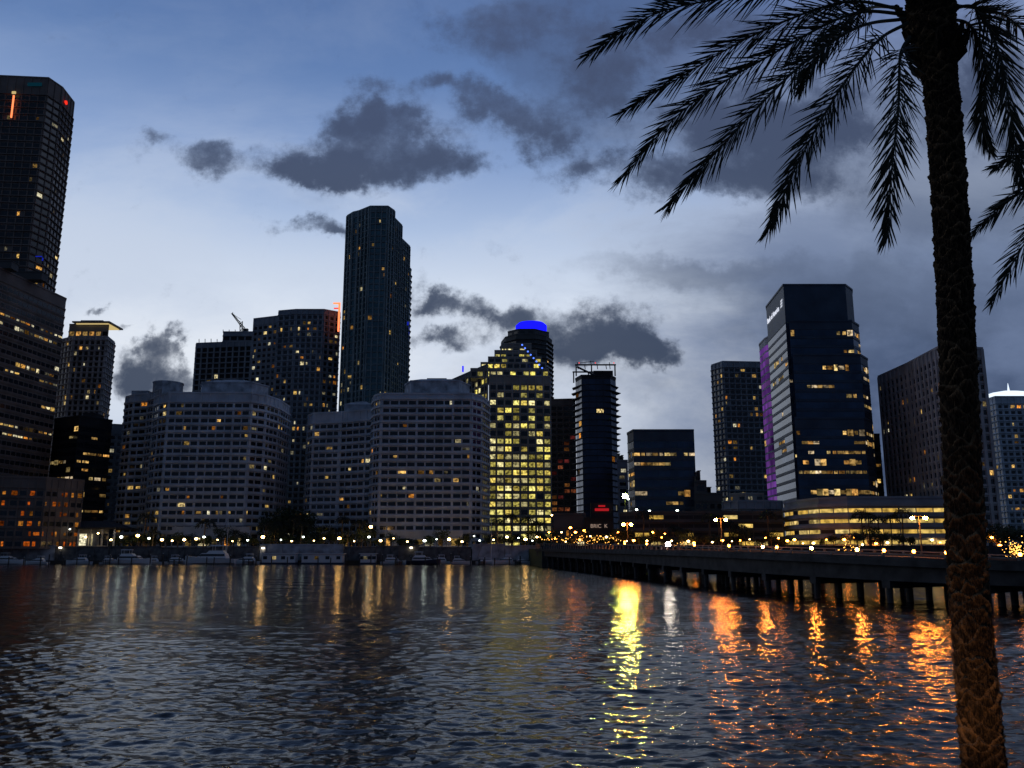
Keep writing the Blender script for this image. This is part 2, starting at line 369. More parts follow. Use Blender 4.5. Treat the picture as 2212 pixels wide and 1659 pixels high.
for i,(a0,a1,v,Y) in enumerate([(1016,1186,798,405),(1038,1180,785,409),(1054,1170,773,413),(1068,1160,759,417),(1082,1148,744,421)]):
    b.vol([(a0,Y),(a1,Y)],v,zb=z-.4*i,p=.5,depth=18,gap=.1,bay=3.2,pier=(.5,.6),**k); z=b.last[2]+.75
m=MB()
for i in range(8):
    t=i/7; c=at(1128+43*t,745+50*t,396); m.ball(c,.42,BDOT_E,6,4)
part('string_light',m,b.r)['kind']='stuff'
m=MB(); c=at(1000,797,425); m.box(c,(.8,1,3.0),BLUE_E); part('blue_light',m,b.r)
b.done()
b=Bld('office_tower','brownish mid-rise tower with reddish reflections as faint window glow',1216,500)
b.vol([(1189,502),(1243,500)],863,fh=3.5,bay=3.4,wf=.75,hf=.55,wall=BROWN,glass=GLASS,p=.3,lm=L_RED,slab=(.3,.3),pier=(.3,.4),roofbits=False,pf=lambda t,p:.10 if t>.6 else p); b.done()  # reddish reflections on the facade are put in as dimly glowing panes
b=Bld('glass_tower','dark glass tower with open frame crown and balconies',1287,470)
b.vol([(1243,474),(1256,464),(1318,464),(1330,472)],812,fh=3.3,bay=4.2,wf=.95,hf=.85,wall=BLACKW,glass=NGLASS,p=.03,slab=None,gap=.5,roofbits=False,segp=[1,1,4])
ch,bk,Z=b.last; ml=MB(); mr_=MB()
for i in range(int((Z-GZ)/3.3)):
    z=GZ+i*3.3+.2; e=R.choice([0,0,.5,1.0]); e2=R.choice([0,0,.6,1.2])
    ml.prism([(ch[0][0]-1.4-e,ch[0][1]),(ch[1][0],ch[1][1]-1.6),(ch[1][0]+2,ch[1][1]-.3),(ch[1][0]+2,ch[1][1]+6),(ch[0][0]-1,ch[0][1]+6)],z,z+.35,DARK)
    mr_.prism([(ch[2][0]-3,ch[2][1]-.3),(ch[2][0],ch[2][1]-1.6),(ch[3][0]+1.5+e2,ch[3][1]),(ch[3][0]+1,ch[3][1]+6),(ch[2][0]-3,ch[2][1]+6)],z,z+.35,BLACKW)
part('balcony',ml,b.r); part('balcony',mr_,b.r)
m=MB(); z1=zv(789,464); xs=[xu(q,464,z1) for q in (1243,1330)]
for x in (xs[0]+.4,xs[0]*.6+xs[1]*.4,xs[1]-.4): m.box((x,464.5,(Z+z1)/2),(.7,.7,z1-Z),POLE); m.box((x,484,(Z+z1)/2),(.7,.7,z1-Z),POLE)
m.box(((xs[0]+xs[1])/2,464.5,z1+.35),(xs[1]-xs[0]+.4,1,.7),POLE); m.box(((xs[0]+xs[1])/2,484,z1+.35),(xs[1]-xs[0]+.4,1,.7),POLE)
m.tube([(xs[0]+1,466,z1-.5),(xs[0]*.5+xs[1]*.5,466,Z+.5)],.6,POLE,5); m.box((xs[1]-6.5,474,(Z+z1)/2-1),(11,10,z1-Z-2),BLACKW)
for q,h in ((2,3),(6,2),(9.5,4),(13,2.4),(18,1.5),(20,3)): m.tube([(xs[0]+q,470,z1-1),(xs[0]+q-.4,470,z1+h)],.22,POLE,4)
m.tube([(xs[0]+3,470,z1+2.6),(xs[0]+11,470,z1+3.6)],.18,POLE,4)
part('crown_frame',m,b.r)
for u in (1251,1286,1326):
    m=MB(); m.ball(at(u,784,466),.35,RED_E,6,4); part('aviation_light',m,b.r)
b.done()
b=Bld('office_block','blue glass office cube with dark bands',1428,342)
b.vol([(1355,352),(1368,342),(1499,342)],931,fh=3.9,bay=2.4,wf=.94,hf=.66,wall=SPAN,glass=BGLASS,p=.15,office=True,lm=L_OFF,slab=(.12,.35),gap=3,roofbits=False); b.done()
b=Bld('apartment_block','small pale apartment block behind glass office',1345,420)
b.vol([(1333,420),(1356,420)],996,wall=GREY,p=.2); b.done()
b=Bld('low_office','low dark building with flat overhanging roofs',1530,330)
b.vol([(1499,333),(1561,333)],1068,wall=DARK,p=.3,fh=3.6,bay=3); b.vol([(1499,337),(1526,337)],1041,vb=1066,wall=DARK,p=.0,fh=4,bay=6,depth=12); b.done()
b=Bld('low_office','low terrace building with warm windows',1600,318)
b.vol([(1560,322),(1595,316),(1650,316),(1690,320)],1084,wall=GREY,p=.6,lm=L_HOME,fh=3.6,bay=3.4,slab=(.7,.3),pier=(.4,.4),roofbits=False)
b.vol([(1575,326),(1612,322),(1650,324)],1068,vb=1086,wall=TAN,p=.7,lm=L_HOME,fh=3.2,bay=3,depth=10,roofbits=False); b.done()
b=Bld('apartment_tower','dark residential tower with regular balconies',1590,480)
b.vol([(1537,488),(1561,478),(1645,480)],782,fh=3.2,bay=3.2,wf=.7,hf=.55,wall=GREY,p=.17,slab=(1.0,.3),pier=(.6,.5),roofbits=False); b.done()
b=Bld('purple_lit_tower','narrow tower face with purple wash light glowing from its panes',1655,392)
b.vol([(1640,408),(1652,396),(1672,386)],722,fh=3.4,bay=3,wf=.94,hf=.8,wall=PINK,glass=L_PURP,p=.03,slab=(.15,.25),lm=L_OFF,roofbits=False); b.done()  # purple light falling on the face is put into emissive panes
b=Bld('bank_tower','blue glass bank tower with stepped sides and lit floors',1770,330)
k=dict(fh=3.7,bay=2.2,wf=.97,hf=.64,wall=SPAN,glass=BGLASS,lm=L_OFF,office=True,slab=(.12,.3),roofbits=False)
b.vol([(1655,362),(1692,330),(1826,330),(1841,337)],617,p=.20,gap=13,ref=1,segp=[.2,1,1],**k)
ch0,_,Z0=b.last
b.vol([(1704,326),(1840,326),(1855,333)],695,p=.20,depth=8,gap=2,**k)
b.vol([(1712,322),(1858,322),(1874,330)],768,p=.24,depth=10,gap=2,**k)
b.vol([(1716,318),(1866,318),(1884,328)],905,p=.28,depth=10,gap=2,**k)
a=Vector(ch0[0]);c=Vector(ch0[1]);d=(c-a).normalized();n=Vector((d.y,-d.x)); mid=a.lerp(c,.40)+n*.3
ang=math.atan2(d.y,d.x); o=b.r.location
text('Bank of America',3.3,WHITE_E,'bank_sign',b.r,(mid.x-o.x,mid.y-o.y,Z0-8-o.z),math.radians(90),ang)
m=MB()
for i in range(4):
    for j in range(3):
        q=a.lerp(c,.86)+n*.3+d*(i*.8-1.2+j*.3); z=Z0-8+j*1.1
        m.face([(q.x,q.y,z),(q.x+d.x*.6,q.y+d.y*.6,z+.2),(q.x+d.x*.85,q.y+d.y*.85,z+1.0),(q.x+d.x*.25,q.y+d.y*.25,z+.8)],WHITE_E)
part('flag_emblem',m,b.r)
b.done()
b=Bld('apartment_block','small dark tower beside the bank',1893,360)
b.vol([(1884,360),(1900,360)],940,wall=DARK,p=.1); b.done()
b=Bld('condo_slab','long pale condominium slab with grid of balconies',2000,320)
b.vol([(1897,355),(1960,329),(2030,300),(2123,303)],vfor(zv(750,300),355),ref=0,fh=3.1,bay=3.8,wf=.5,hf=.55,wall=PINK,p=.14,slab=(.4,.35),pier=(.5,1.2),depth=16,roofbits=False); b.done()
b=Bld('condo_tower','pale tower with glowing white pointed crown',2200,450)
b.vol([(2128,462),(2150,452),(2330,452)],858,fh=3.2,bay=3.4,wf=.6,hf=.5,wall=WHITE,p=.2,slab=(.7,.3),pier=(.3,.8),roofbits=False)
m=MB(); z0=zv(857,452);z1=zv(838,452); xc=xu(2200,452,z0)
m.prism([(xc-13,452.5),(xc+16,452.5),(xc+16,475),(xc-13,475)],z0+.68,z0+2.4,CROWN_W); m.prism([(xc-13,452.6),(xc+16,452.6),(xc+16,475),(xc-13,475)],z0+2.39,z1,CROWN_W,[(xc-2,460),(xc+4,460),(xc+4,470),(xc-2,470)]); m.tube([(xc+1,462,z1-.3),(xc+1,462,z1+4.5)],[.7,.1],CROWN_W,5)
part('crown',m,b.r); b.done()
b=Bld('parking_garage','curved multi-level parking garage with glowing open decks',1870,265)
b.vol([(1694,296),(1722,282),(1768,270),(1830,264),(2050,262)],1077,ref=3,fh=3.2,bay=5,wf=.93,hf=.36,wall=GREY,p=.95,lm=L_GAR,glass=BLACKW,slab=(.8,1.0),sill=.42,gap=0,roofbits=False,depth=22); b.done()  # unlit deck openings are black panels with the shade in their colour
b=Bld('parking_garage','grey multi-level parking structure with dark open decks',1510,290)
b.vol([(1338,300),(1370,291),(1690,289)],1108,fh=2.9,bay=5,wf=.94,hf=.42,wall=DARK,p=.28,lm=L_GAR,glass=BLACKW,slab=(.8,.8),sill=.38,gap=0,roofbits=False,depth=14); b.done()  # dark deck openings are black panels, interior shade put into the colour
b=Bld('entrance_building','small street entrance building with red neon and letter sign',1290,300)
b.vol([(1195,306),(1266,304)],1112,wall=DARK,p=.6,lm=L_HOME,fh=3.6,bay=3.4,depth=10,roofbits=False)
b.vol([(1262,300),(1325,300)],1122,wall=BLACKW,p=.0,lm=L_ORANGE,fh=4,bay=5,depth=10,gap=5,roofbits=False)
m=MB(); c=at(1300,1101,312); m.box(c,(5.0,1,.9),REDG); m.box((c.x,312,c.z+1.3),(2.4,1,.6),REDG); m.box((c.x,313,c.z-4),(8,1.4,13),BLACKW); part('red_neon',m,b.r)
c=at(1294,1140,299.2)-b.r.location
text('BRIC  K',1.8,emis('sign_letters',(235,200,180),.4,False),'letter_sign',b.r,c,math.radians(90),0)
b.done()
b=Bld('waterfront_pavilion','low waterfront pavilion with wide dark roof and lit white walls',110,328)
b.vol([(-60,330),(236,330)],1148,fh=6.2,bay=4,wf=.8,hf=.7,wall=SEAW,p=.85,lm=L_HOME,slab=None,gap=.1,depth=12,roofbits=False,sill=.2)
m=MB(); z=zv(1148,330); xa,xb=xu(-80,328,z),xu(262,328,z)
m.prism([(xa,324),(xb,324),(xb,344),(xa,344)],z+.75,z+1.4,BLACKW); m.prism([(xa+1,325),(xb-1,325),(xb-1,343),(xa+1,343)],z+1.39,z+4.0,BLACKW,[(xa+8,332),(xb-8,332),(xb-8,337),(xa+8,337)])
for i in range(14): m.box((xa+1+(xb-xa-2)*i/13,324.6,(GZ+z)/2+.4),(.5,.5,z-GZ+.8),SEAW)
part('canopy',m,b.r); b.done()

# ------------------------------------------------------------------ water: one sheet of real chop
wr=np.random.RandomState(5)
NC,NR=1000,1400
av=np.linspace(-.78,.78,NC); ys=7.64*np.exp(np.linspace(0,math.log(322/7.64),NR))
AA,YY=np.meshgrid(av,ys); XX=AA*YY; ZZ=np.zeros_like(XX)
dloc=YY*.0030
gust=.72+.38*np.sin(XX*.045+YY*.021+1)*np.sin(YY*.05-XX*.017)+.25*np.sin(XX*.13+2)*np.sin(YY*.11+.5)
for i in range(84):
    lam=math.exp(wr.uniform(math.log(.18),math.log(2.0))); th=math.radians(wr.normal(-12,42)); kx,ky=math.sin(th)*2*math.pi/lam,-math.cos(th)*2*math.pi/lam
    slope=.026*(1 if lam<1.2 else .75)*wr.uniform(.6,1.3); ph=XX*kx+YY*ky+wr.uniform(0,6.28)+.8*np.sin(XX*.31/lam**.5+YY*.23/lam**.5+i)
    att=np.clip((lam/dloc-2.5)/4,0,1)
    ZZ+=att*slope*lam/6.283*(np.cos(ph)+.25*np.cos(2*ph))*gust
for lam,th,s in ((7,-.5,.014),(10,.3,.014),(4.3,-.2,.014),(5.5,.7,.010)):
    ZZ+=s*lam/6.283*np.cos(XX*math.sin(th)*6.283/lam+YY*math.cos(th)*6.283/lam+lam+.7*np.sin(XX*.09+YY*.05))
edge=np.clip((.78-np.abs(AA))/.04,0,1); ZZ*=edge*np.clip((322-YY)/8,0,1)
xl=np.full((NR,1),-6000.0); xr=np.full((NR,1),6000.0)
XX=np.hstack([xl,XX,xr]); YY=np.hstack([YY[:,:1],YY,YY[:,:1]]); ZZ=np.hstack([ZZ[:,:1]*0,ZZ,ZZ[:,:1]*0])
XX=np.vstack([XX[:1],XX]); YY=np.vstack([YY[:1]-70,YY]); ZZ=np.vstack([ZZ[:1]*0,ZZ])
nr,nc=XX.shape; idx=np.arange(nr*nc,dtype=np.int32).reshape(nr,nc)
quads=np.stack([idx[:-1,:-1],idx[:-1,1:],idx[1:,1:],idx[1:,:-1]],-1).reshape(-1)
me=bpy.data.meshes.new('water'); me.vertices.add(nr*nc); me.vertices.foreach_set('co',np.stack([XX,YY,ZZ],-1).astype(np.float32).reshape(-1))
nq=len(quads)//4; me.loops.add(nq*4); me.loops.foreach_set('vertex_index',quads); me.polygons.add(nq); me.polygons.foreach_set('loop_start',np.arange(nq,dtype=np.int32)*4)
me.polygons.foreach_set('use_smooth',np.ones(nq,dtype=bool)); me.update(calc_edges=True)
wm,nt,p=newmat('river_water')
p.inputs['Base Color'].default_value=(.006,.007,.006,1); p.inputs['Roughness'].default_value=.10; p.inputs['IOR'].default_value=1.33; p.inputs['Specular IOR Level'].default_value=.42
g=nt.nodes.new('ShaderNodeNewGeometry')
def wn(scale,sx,detail,rot,dist=.5,off=0):
    mp=nt.nodes.new('ShaderNodeMapping'); mp.inputs['Scale'].default_value=(scale*sx,scale,scale); mp.inputs['Rotation'].default_value=(0,0,rot); mp.inputs['Location'].default_value=(off,off,0)
    nt.links.new(g.outputs['Position'],mp.inputs['Vector'])
    n=nt.nodes.new('ShaderNodeTexNoise'); n.inputs['Scale'].default_value=1; n.inputs['Detail'].default_value=detail; n.inputs['Distortion'].default_value=dist
    nt.links.new(mp.outputs[0],n.inputs['Vector']); return n.outputs['Fac']
def mth(op,a,k):
    q=nt.nodes.new('ShaderNodeMath'); q.operation=op; nt.links.new(a,q.inputs[0])
    if isinstance(k,(int,float)): q.inputs[1].default_value=k
    else: nt.links.new(k,q.inputs[1])
    return q.outputs[0]
sp=nt.nodes.new('ShaderNodeSeparateXYZ'); nt.links.new(g.outputs['Position'],sp.inputs[0])
far=nt.nodes.new('ShaderNodeMapRange'); nt.links.new(sp.outputs[1],far.inputs[0]); far.inputs[1].default_value=25; far.inputs[2].default_value=130; far.inputs[3].default_value=0; far.inputs[4].default_value=1
h=mth('ADD',mth('MULTIPLY',wn(.8,.5,3,-.2),.20),mth('MULTIPLY',wn(2.2,.55,3,.15,.8,5),.10)); h=mth('MULTIPLY',h,far.outputs[0])
h=mth('ADD',h,mth('MULTIPLY',wn(8,.7,3,.1),.010))
bp=nt.nodes.new('ShaderNodeBump'); bp.inputs['Strength'].default_value=1; bp.inputs['Distance'].default_value=1.0
nt.links.new(h,bp.inputs['Height']); nt.links.new(bp.outputs[0],p.inputs['Normal'])
me.materials.append(wm); o=link('water',me); tag(o,'dark rippled river water reflecting city lights','water',kind='structure')

m=MB(); shore=[(-6000,317),(6,317),(9,262),(40,252),(140,250),(400,240),(6000,200),(6000,9000),(-6000,9000)]
m.prism(shore,-1,GZ,GRASS); struct('ground',m,'flat city ground behind the seawall','ground')
m=MB(); m.face([(-6000,323,GZ+.012),(2,323,GZ+.012),(2,331,GZ+.012),(-6000,331,GZ+.012)],PAVE); struct('pavement',m,'paved waterfront walkway behind the seawall','pavement')
m=MB(); m.face([(10,264,GZ+.012),(300,256,GZ+.012),(300,262,GZ+.012),(10,272,GZ+.012)],ASPH); struct('road',m,'asphalt shore road behind the bridge','road')
pr=MB(); pr.prism([(-40,-30),(40,-30),(40,7.62),(-40,7.62)],-1,3.2,PAVE); struct('promenade',pr,'paved promenade where the palm stands','pavement')
WS=[(-200,120,6.3,SEAW),(121,236,5.9,SEAD),(238,350,6.1,SEAD),(351,455,5.7,SEAD),(456,560,6.0,SEAD),(562,742,6.8,SEAW),(744,812,5.9,SEAD),(813,905,6.2,SEAD),(906,1018,5.8,SEAD),(1020,1090,6.9,SEAW),(1091,1160,6.4,SEAW)]
for i,(a0,a1,top,wmat) in enumerate(WS):
    m=MB(); xa,xb=xu(a0,316,5),xu(a1,316,5)
    r=root('seawall',((xa+xb)/2,316,0),'pale concrete seawall with parapet and pilasters' if wmat is SEAW else 'dark stained concrete seawall with parapet','wall','seawall sections along the shore')
    m.prism([(xa,315.6),(xb,315.6),(xb,316.9),(xa,316.9)],-.5,top,wmat); m.prism([(xa,315.2),(xb,315.2),(xb,317.1),(xa,317.1)],top-.01,top+.3,wmat)
    n=max(1,int((xb-xa)/6))
    for j in range(n): m.box((xa+2+j*6,315.4,top/2-.3),(.5,.42,top-.3),wmat)
    m.prism([(xa,313.5),(xb,313.5),(xb,315.63),(xa,315.63)],-.5,1.3,TIMBER)
    for j in range(int((xb-xa)/2.2)): m.tube([(xa+1+j*2.2,316,top+.28),(xa+1+j*2.2,316,top+1.25)],.05,POLE,4)
    m.tube([(xa,316,top+1.25),(xb,316,top+1.25)],.06,POLE,4)
    part('wall',m,r)
m=MB()
r=root('seawall',(60,256,0),'dark concrete bulkhead behind the bridge','wall')
m.prism([(9,261),(40,251),(140,249),(400,239),(400,241),(140,250.9),(40,252.9),(9,263)],-.5,GZ+.8,CONC); part('wall',m,r)

# ------------------------------------------------------------------ lamps
def lamp(u,v,Y,base,mat,rad=.32,group='lamps along the waterfront',label='slim lamp post with glowing globe',double=False,name='street_lamp'):
    c=at(u,v,Y); r=root(name,(c.x,Y,base),label,'street lamp',group)
    m=MB(); m.tube([(c.x,Y,base),(c.x,Y,base+.5)],.16,POLE,6); m.tube([(c.x,Y,base+.45),(c.x,Y,c.z-rad*.6)],[.09,.06],POLE,6)
    if double: m.tube([(c.x-double,Y,c.z+rad*.6),(c.x,Y,c.z+rad),(c.x+double,Y,c.z+rad*.6)],.06,POLE,5); m.tube([(c.x,Y,c.z-rad*.8),(c.x,Y,c.z+rad)],.06,POLE,5)
    part('pole',m,r)
    for dx in ((-double,double) if double else (0,)):
        m=MB(); m.ball((c.x+dx,Y,c.z),rad,mat,7,5,.7); part('lamp_globe',m,r,True)
        m=MB(); m.prism([(c.x+dx+rad*.8*math.cos(q),Y+rad*.8*math.sin(q)) for q in [k*math.pi/4 for k in range(8)]],c.z+rad*.65,c.z+rad*.9,POLE); part('lamp_cap',m,r)
LAMPS=[(22,1150,1),(40,1147,2),(48,1160,0),(76,1158,1),(98,1150,2),(118,1146,0),(151,1143,0),(185,1160,1),(212,1152,1),(240,1166,1),(262,1160,0),(298,1157,2),(322,1163,0),(350,1166,1),(372,1168,1),(398,1166,1),(424,1164,1),(441,1160,0),(470,1166,1),(502,1169,1),(535,1167,0),(568,1160,2),(607,1166,0),(630,1169,1),(655,1160,0),(678,1168,1),
 (700,1163,1),(733,1163,2),(765,1169,1),(801,1138,2),(797,1160,0),(822,1168,1),(850,1163,1),(880,1170,1),(917,1168,0),(943,1165,0),(970,1165,2),(998,1170,1),(1024,1158,0),(1036,1168,0),(1066,1166,1),(1095,1160,1),(1120,1162,0),(1135,1165,2),(1150,1168,0),(1160,1160,1)]
for u,v,k in LAMPS: lamp(u,v,319+R.random()*2,GZ,(LAMP_C,LAMP_W,LAMP_M)[k],R.choice([.28,.38,.46,.58]) if k<2 else .62)
for u,v in [(130,1183),(568,1184),(888,1183)]:
    c=at(u,v,314.9); r=root('wall_light',tuple(c),'bright flood light fixed on seawall','light','seawall lights'); m=MB(); m.box((c.x,315.0,c.z),(.9,.5,.5),LAMP_F); m.box((c.x,314.9,c.z+.3),(1.2,.7,.12),POLE); part('lamp_housing',m,r)
for u,v,k in [(1375,1101,0),(1403,1104,0),(1463,1103,0),(1476,1109,0),(1522,1106,0),(1583,1111,0),(1602,1110,1),(1625,1109,0),(1651,1109,0)]:
    lamp(u,v,297,zv(1108,291)+.7,LAMP_C,.45,'lamps on the parking roof','short cool-white lamp on the parking roof')
c=at(1350,1072,318); r=root('floodlight',(c.x,318,GZ),'tall mast with brilliant greenish yellow floodlight facing the river','street lamp')
m=MB(); m.tube([(c.x,318.6,GZ),(c.x,318.6,c.z)],[.2,.12],POLE,6); m.box((c.x,318.5,c.z),(1.9,.6,1.6),POLE); m.box((c.x,317.9,c.z+.85),(2.0,1.6,.1),POLE); m.box((c.x-1.0,317.9,c.z),(.1,1.6,1.6),POLE); m.box((c.x+1.0,317.9,c.z),(.1,1.6,1.6),POLE); part('pole',m,r)  # housing and side plates added to block light towards the buildings behind
m=MB(); m.box((c.x,318.15,c.z),(1.7,.06,1.3),LAMP_G); part('lamp_face',m,r)
lamp(1357,1078,319,GZ,LAMP_C,.4,'floodlight','tall mast with cool white lamp')
for u,v,Y in [(1355,1133,170),(1557,1123,128),(1985,1119,100)]:
    lamp(u,v,Y,4.0,LAMP_O,.26 if Y<150 else .34,'bridge lamps','double-headed bridge lamp with orange light',double=.75)
for u,v in [(1192,1113),(1213,1150),(1232,1140),(1262,1146),(1335,1150),(1410,1150),(1436,1153),(1186,1150),(1243,1150),(1275,1158),(1310,1160),(1200,1164),(1222,1170),(1252,1166)]:
    lamp(u,v,268,GZ,R.choice([LAMP_W,LAMP_S,LAMP_S]),R.choice([.22,.32,.42]),'lamps near the bridge end','warm street lamp near the bridge end')
for u in (1345,1358,1372,1400,1425,1455,1480,1505,1545,1565,1585,1602,1625,1650,1675,1700,1718,1735,1760,1785,1820,1850,1870,1895,1918,1940,1965,2010,2035,2140,2160): lamp(u+R.uniform(-8,8),1160+R.random()*18,262,GZ,R.choice([LAMP_S,LAMP_S,LAMP_W]),R.choice([.22,.32,.45]),'lamps behind the bridge','small amber lamp behind the bridge')
# ------------------------------------------------------------------ bridge
keys=[(1168,1224,1187,1201,1174),(1350,1247,1190,1214,1177),(1500,1266,1193,1228,1181),(1600,1278,1196,1236,1184),(1700,1289,1200,1243,1188),(1850,1299,1205,1251,1192),(2050,1310,1214,1262,1200),(2212,1322,1223,1270,1208)]
path=[]
for u,vw,vd,vs,vr in keys:
    g0=ground(u,vw); path.append((g0.x,g0.y,zv(vd,g0.y),zv(vs,g0.y),zv(vr,g0.y)))
path.insert(0,(path[0][0]-1,path[0][1]+14,path[0][2],path[0][3],path[0][4]))
l=path[-1]; path.append((l[0]+40,l[1]-14,l[2],l[3],l[4]))
def samp(step):
    out=[]; 
    for i in range(len(path)-1):
        a,c=path[i],path[i+1]; L=math.hypot(c[0]-a[0],c[1]-a[1]); n=max(1,round(L/step))
        for k in range(n):
            t=k/n; out.append(tuple(a[j]+(c[j]-a[j])*t for j in range(5)))
    out.append(path[-1]); return out
def smooth(S,it):
    for _ in range(it):
        S=[S[0]]+[tuple((S[i-1][j]+2*S[i][j]+S[i+1][j])/4 for j in range(5)) for i in range(1,len(S)-1)]+[S[-1]]
    return S
S=smooth(samp(3.0),12)
def nrm(i):
    a=S[max(i-1,0)];c=S[min(i+1,len(S)-1)]; dx,dy=c[0]-a[0],c[1]-a[1]; L=math.hypot(dx,dy); return (-dy/L,dx/L)
br=root('bridge',(S[len(S)//2][0],S[len(S)//2][1],0),'long low concrete road bridge on many piles','bridge')
def sweep(mb,prof,mat):
    k=mb.mi(mat); i0=len(mb.v); n=len(prof(0))
    for i,s in enumerate(S):
        nx,ny=nrm(i)
        for o_,z in prof(i): mb.v.append((s[0]+nx*o_,s[1]+ny*o_,z))
    for i in range(len(S)-1):
        for q in range(n):
            q2=(q+1)%n; mb.f.append((i0+i*n+q,i0+i*n+q2,i0+(i+1)*n+q2,i0+(i+1)*n+q)); mb.m.append(k)
    mb.f.append(tuple(i0+q for q in range(n))); mb.m.append(k); mb.f.append(tuple(i0+(len(S)-1)*n+q for q in range(n))[::-1]); mb.m.append(k)
W=13
m=MB(); sweep(m,lambda i:[(-.4,S[i][2]-.55),(-.4,S[i][2]),(W+.4,S[i][2]),(W+.4,S[i][2]-.55)],CONC)
for o_ in (.3,3.3,6.3,9.3,12.2): sweep(m,lambda i:[(o_-.2,S[i][3]),(o_-.2,S[i][2]-.53),(o_+.3,S[i][2]-.53),(o_+.3,S[i][3])],CONC)
part('deck',m,br)
m=MB(); sweep(m,lambda i:[(1.6,S[i][2]+.004),(1.6,S[i][2]+.03),(W-1.6,S[i][2]+.03),(W-1.6,S[i][2]+.004)],ASPH); part('roadway',m,br)
for o_ in (-.2,W):
    m=MB()
    sweep(m,lambda i:[(o_,S[i][2]+.002),(o_,S[i][2]+.3),(o_+.25,S[i][2]+.3),(o_+.25,S[i][2]+.002)],CONC)
    sweep(m,lambda i:[(o_+.02,S[i][4]-.12),(o_+.02,S[i][4]),(o_+.2,S[i][4]),(o_+.2,S[i][4]-.12)],RAILC)
    for i in range(len(S)):
        nx,ny=nrm(i); s=S[i]; m.box((s[0]+nx*(o_+.12),s[1]+ny*(o_+.12),(s[2]+s[4])/2+.06),(.22,.22,s[4]-s[2]-.25),RAILC,math.atan2(ny,nx))
    part('railing',m,br)
for i in range(1,len(S)-1):
    if i%3: continue
    s=S[i]; nx,ny=nrm(i); ang=math.atan2(ny,nx); m=MB()
    m.box((s[0]+nx*W/2,s[1]+ny*W/2,s[3]-.36),(W,.9,.7),CONC,ang)
    for o_ in (.5,3.5,6.5,9.5,12.5): m.tube([(s[0]+nx*o_,s[1]+ny*o_,-1),(s[0]+nx*o_,s[1]+ny*o_,s[3]-.6)],.34,CONC,8)
    part('pier',m,br)
def railpt(u):
    best=min(range(len(S)),key=lambda i:abs(xu(u,S[i][1],S[i][4])-S[i][0])); return S[best]
for u in (1350,1400,1437,1500,1580,1640,1682,1741,1830,1882,1945,2027,2140,2190):
    s=railpt(u); x,y,z=s[0]+.1,s[1],s[4]
    r=root('bollard_light',(x,y,z),'small light mounted on the bridge railing','light','bridge railing lights'); big=(u==1437)  # the large white one stands in for bright car headlights
    m=MB(); m.prism([(x-.2,y-.2),(x+.2,y-.2),(x+.2,y+.2),(x-.2,y+.2)],z-.01,z+.10,POLE); part('lamp_base',m,r)
    m=MB(); m.ball((x,y,z+.26),.40 if big else .16,LAMP_X if big else (LAMP_B if u in (1640,1741,1830) else LAMP_S),7,5); part('lamp',m,r,True)
    m=MB(); m.prism([(x-.2,y-.2),(x+.2,y-.2),(x+.2,y+.2),(x-.2,y+.2)],z+.44,z+.6,POLE,[(x-.04,y-.04),(x+.04,y-.04),(x+.04,y+.04),(x-.04,y+.04)]); part('lamp_cap',m,r)
def bulbs(pts,label,rad=.16):
    m=MB()
    for c in pts: m.ball(c,rad*R.uniform(.5,1.3),BULB,5,3)
    o=link('string_lights',m.mesh('string_lights')); tag(o,label,'string lights',kind='stuff')
bulbs([at(1165+180*i/50+R.uniform(-2,2),1162+6*abs(math.sin(i*.5))+R.gauss(0,4),262+R.random()*4) for i in range(50)],'festoon of warm bulbs near bridge end',.13)
bulbs([at(R.gauss(1285,16),R.gauss(1164,6),258) for i in range(26)],'warm fairy lights wound in shrubs',.12)
bulbs([at(R.gauss(1465,10),1175+R.uniform(-4,6),180) for i in range(16)]+[at(R.gauss(1842,20),R.gauss(1184,4),120) for i in range(26)],'warm fairy lights on planting behind bridge',.06)
bulbs([at(R.gauss(2192,13),R.gauss(1190,12),110) for i in range(110)],'warm fairy lights wrapped in trees',.06)

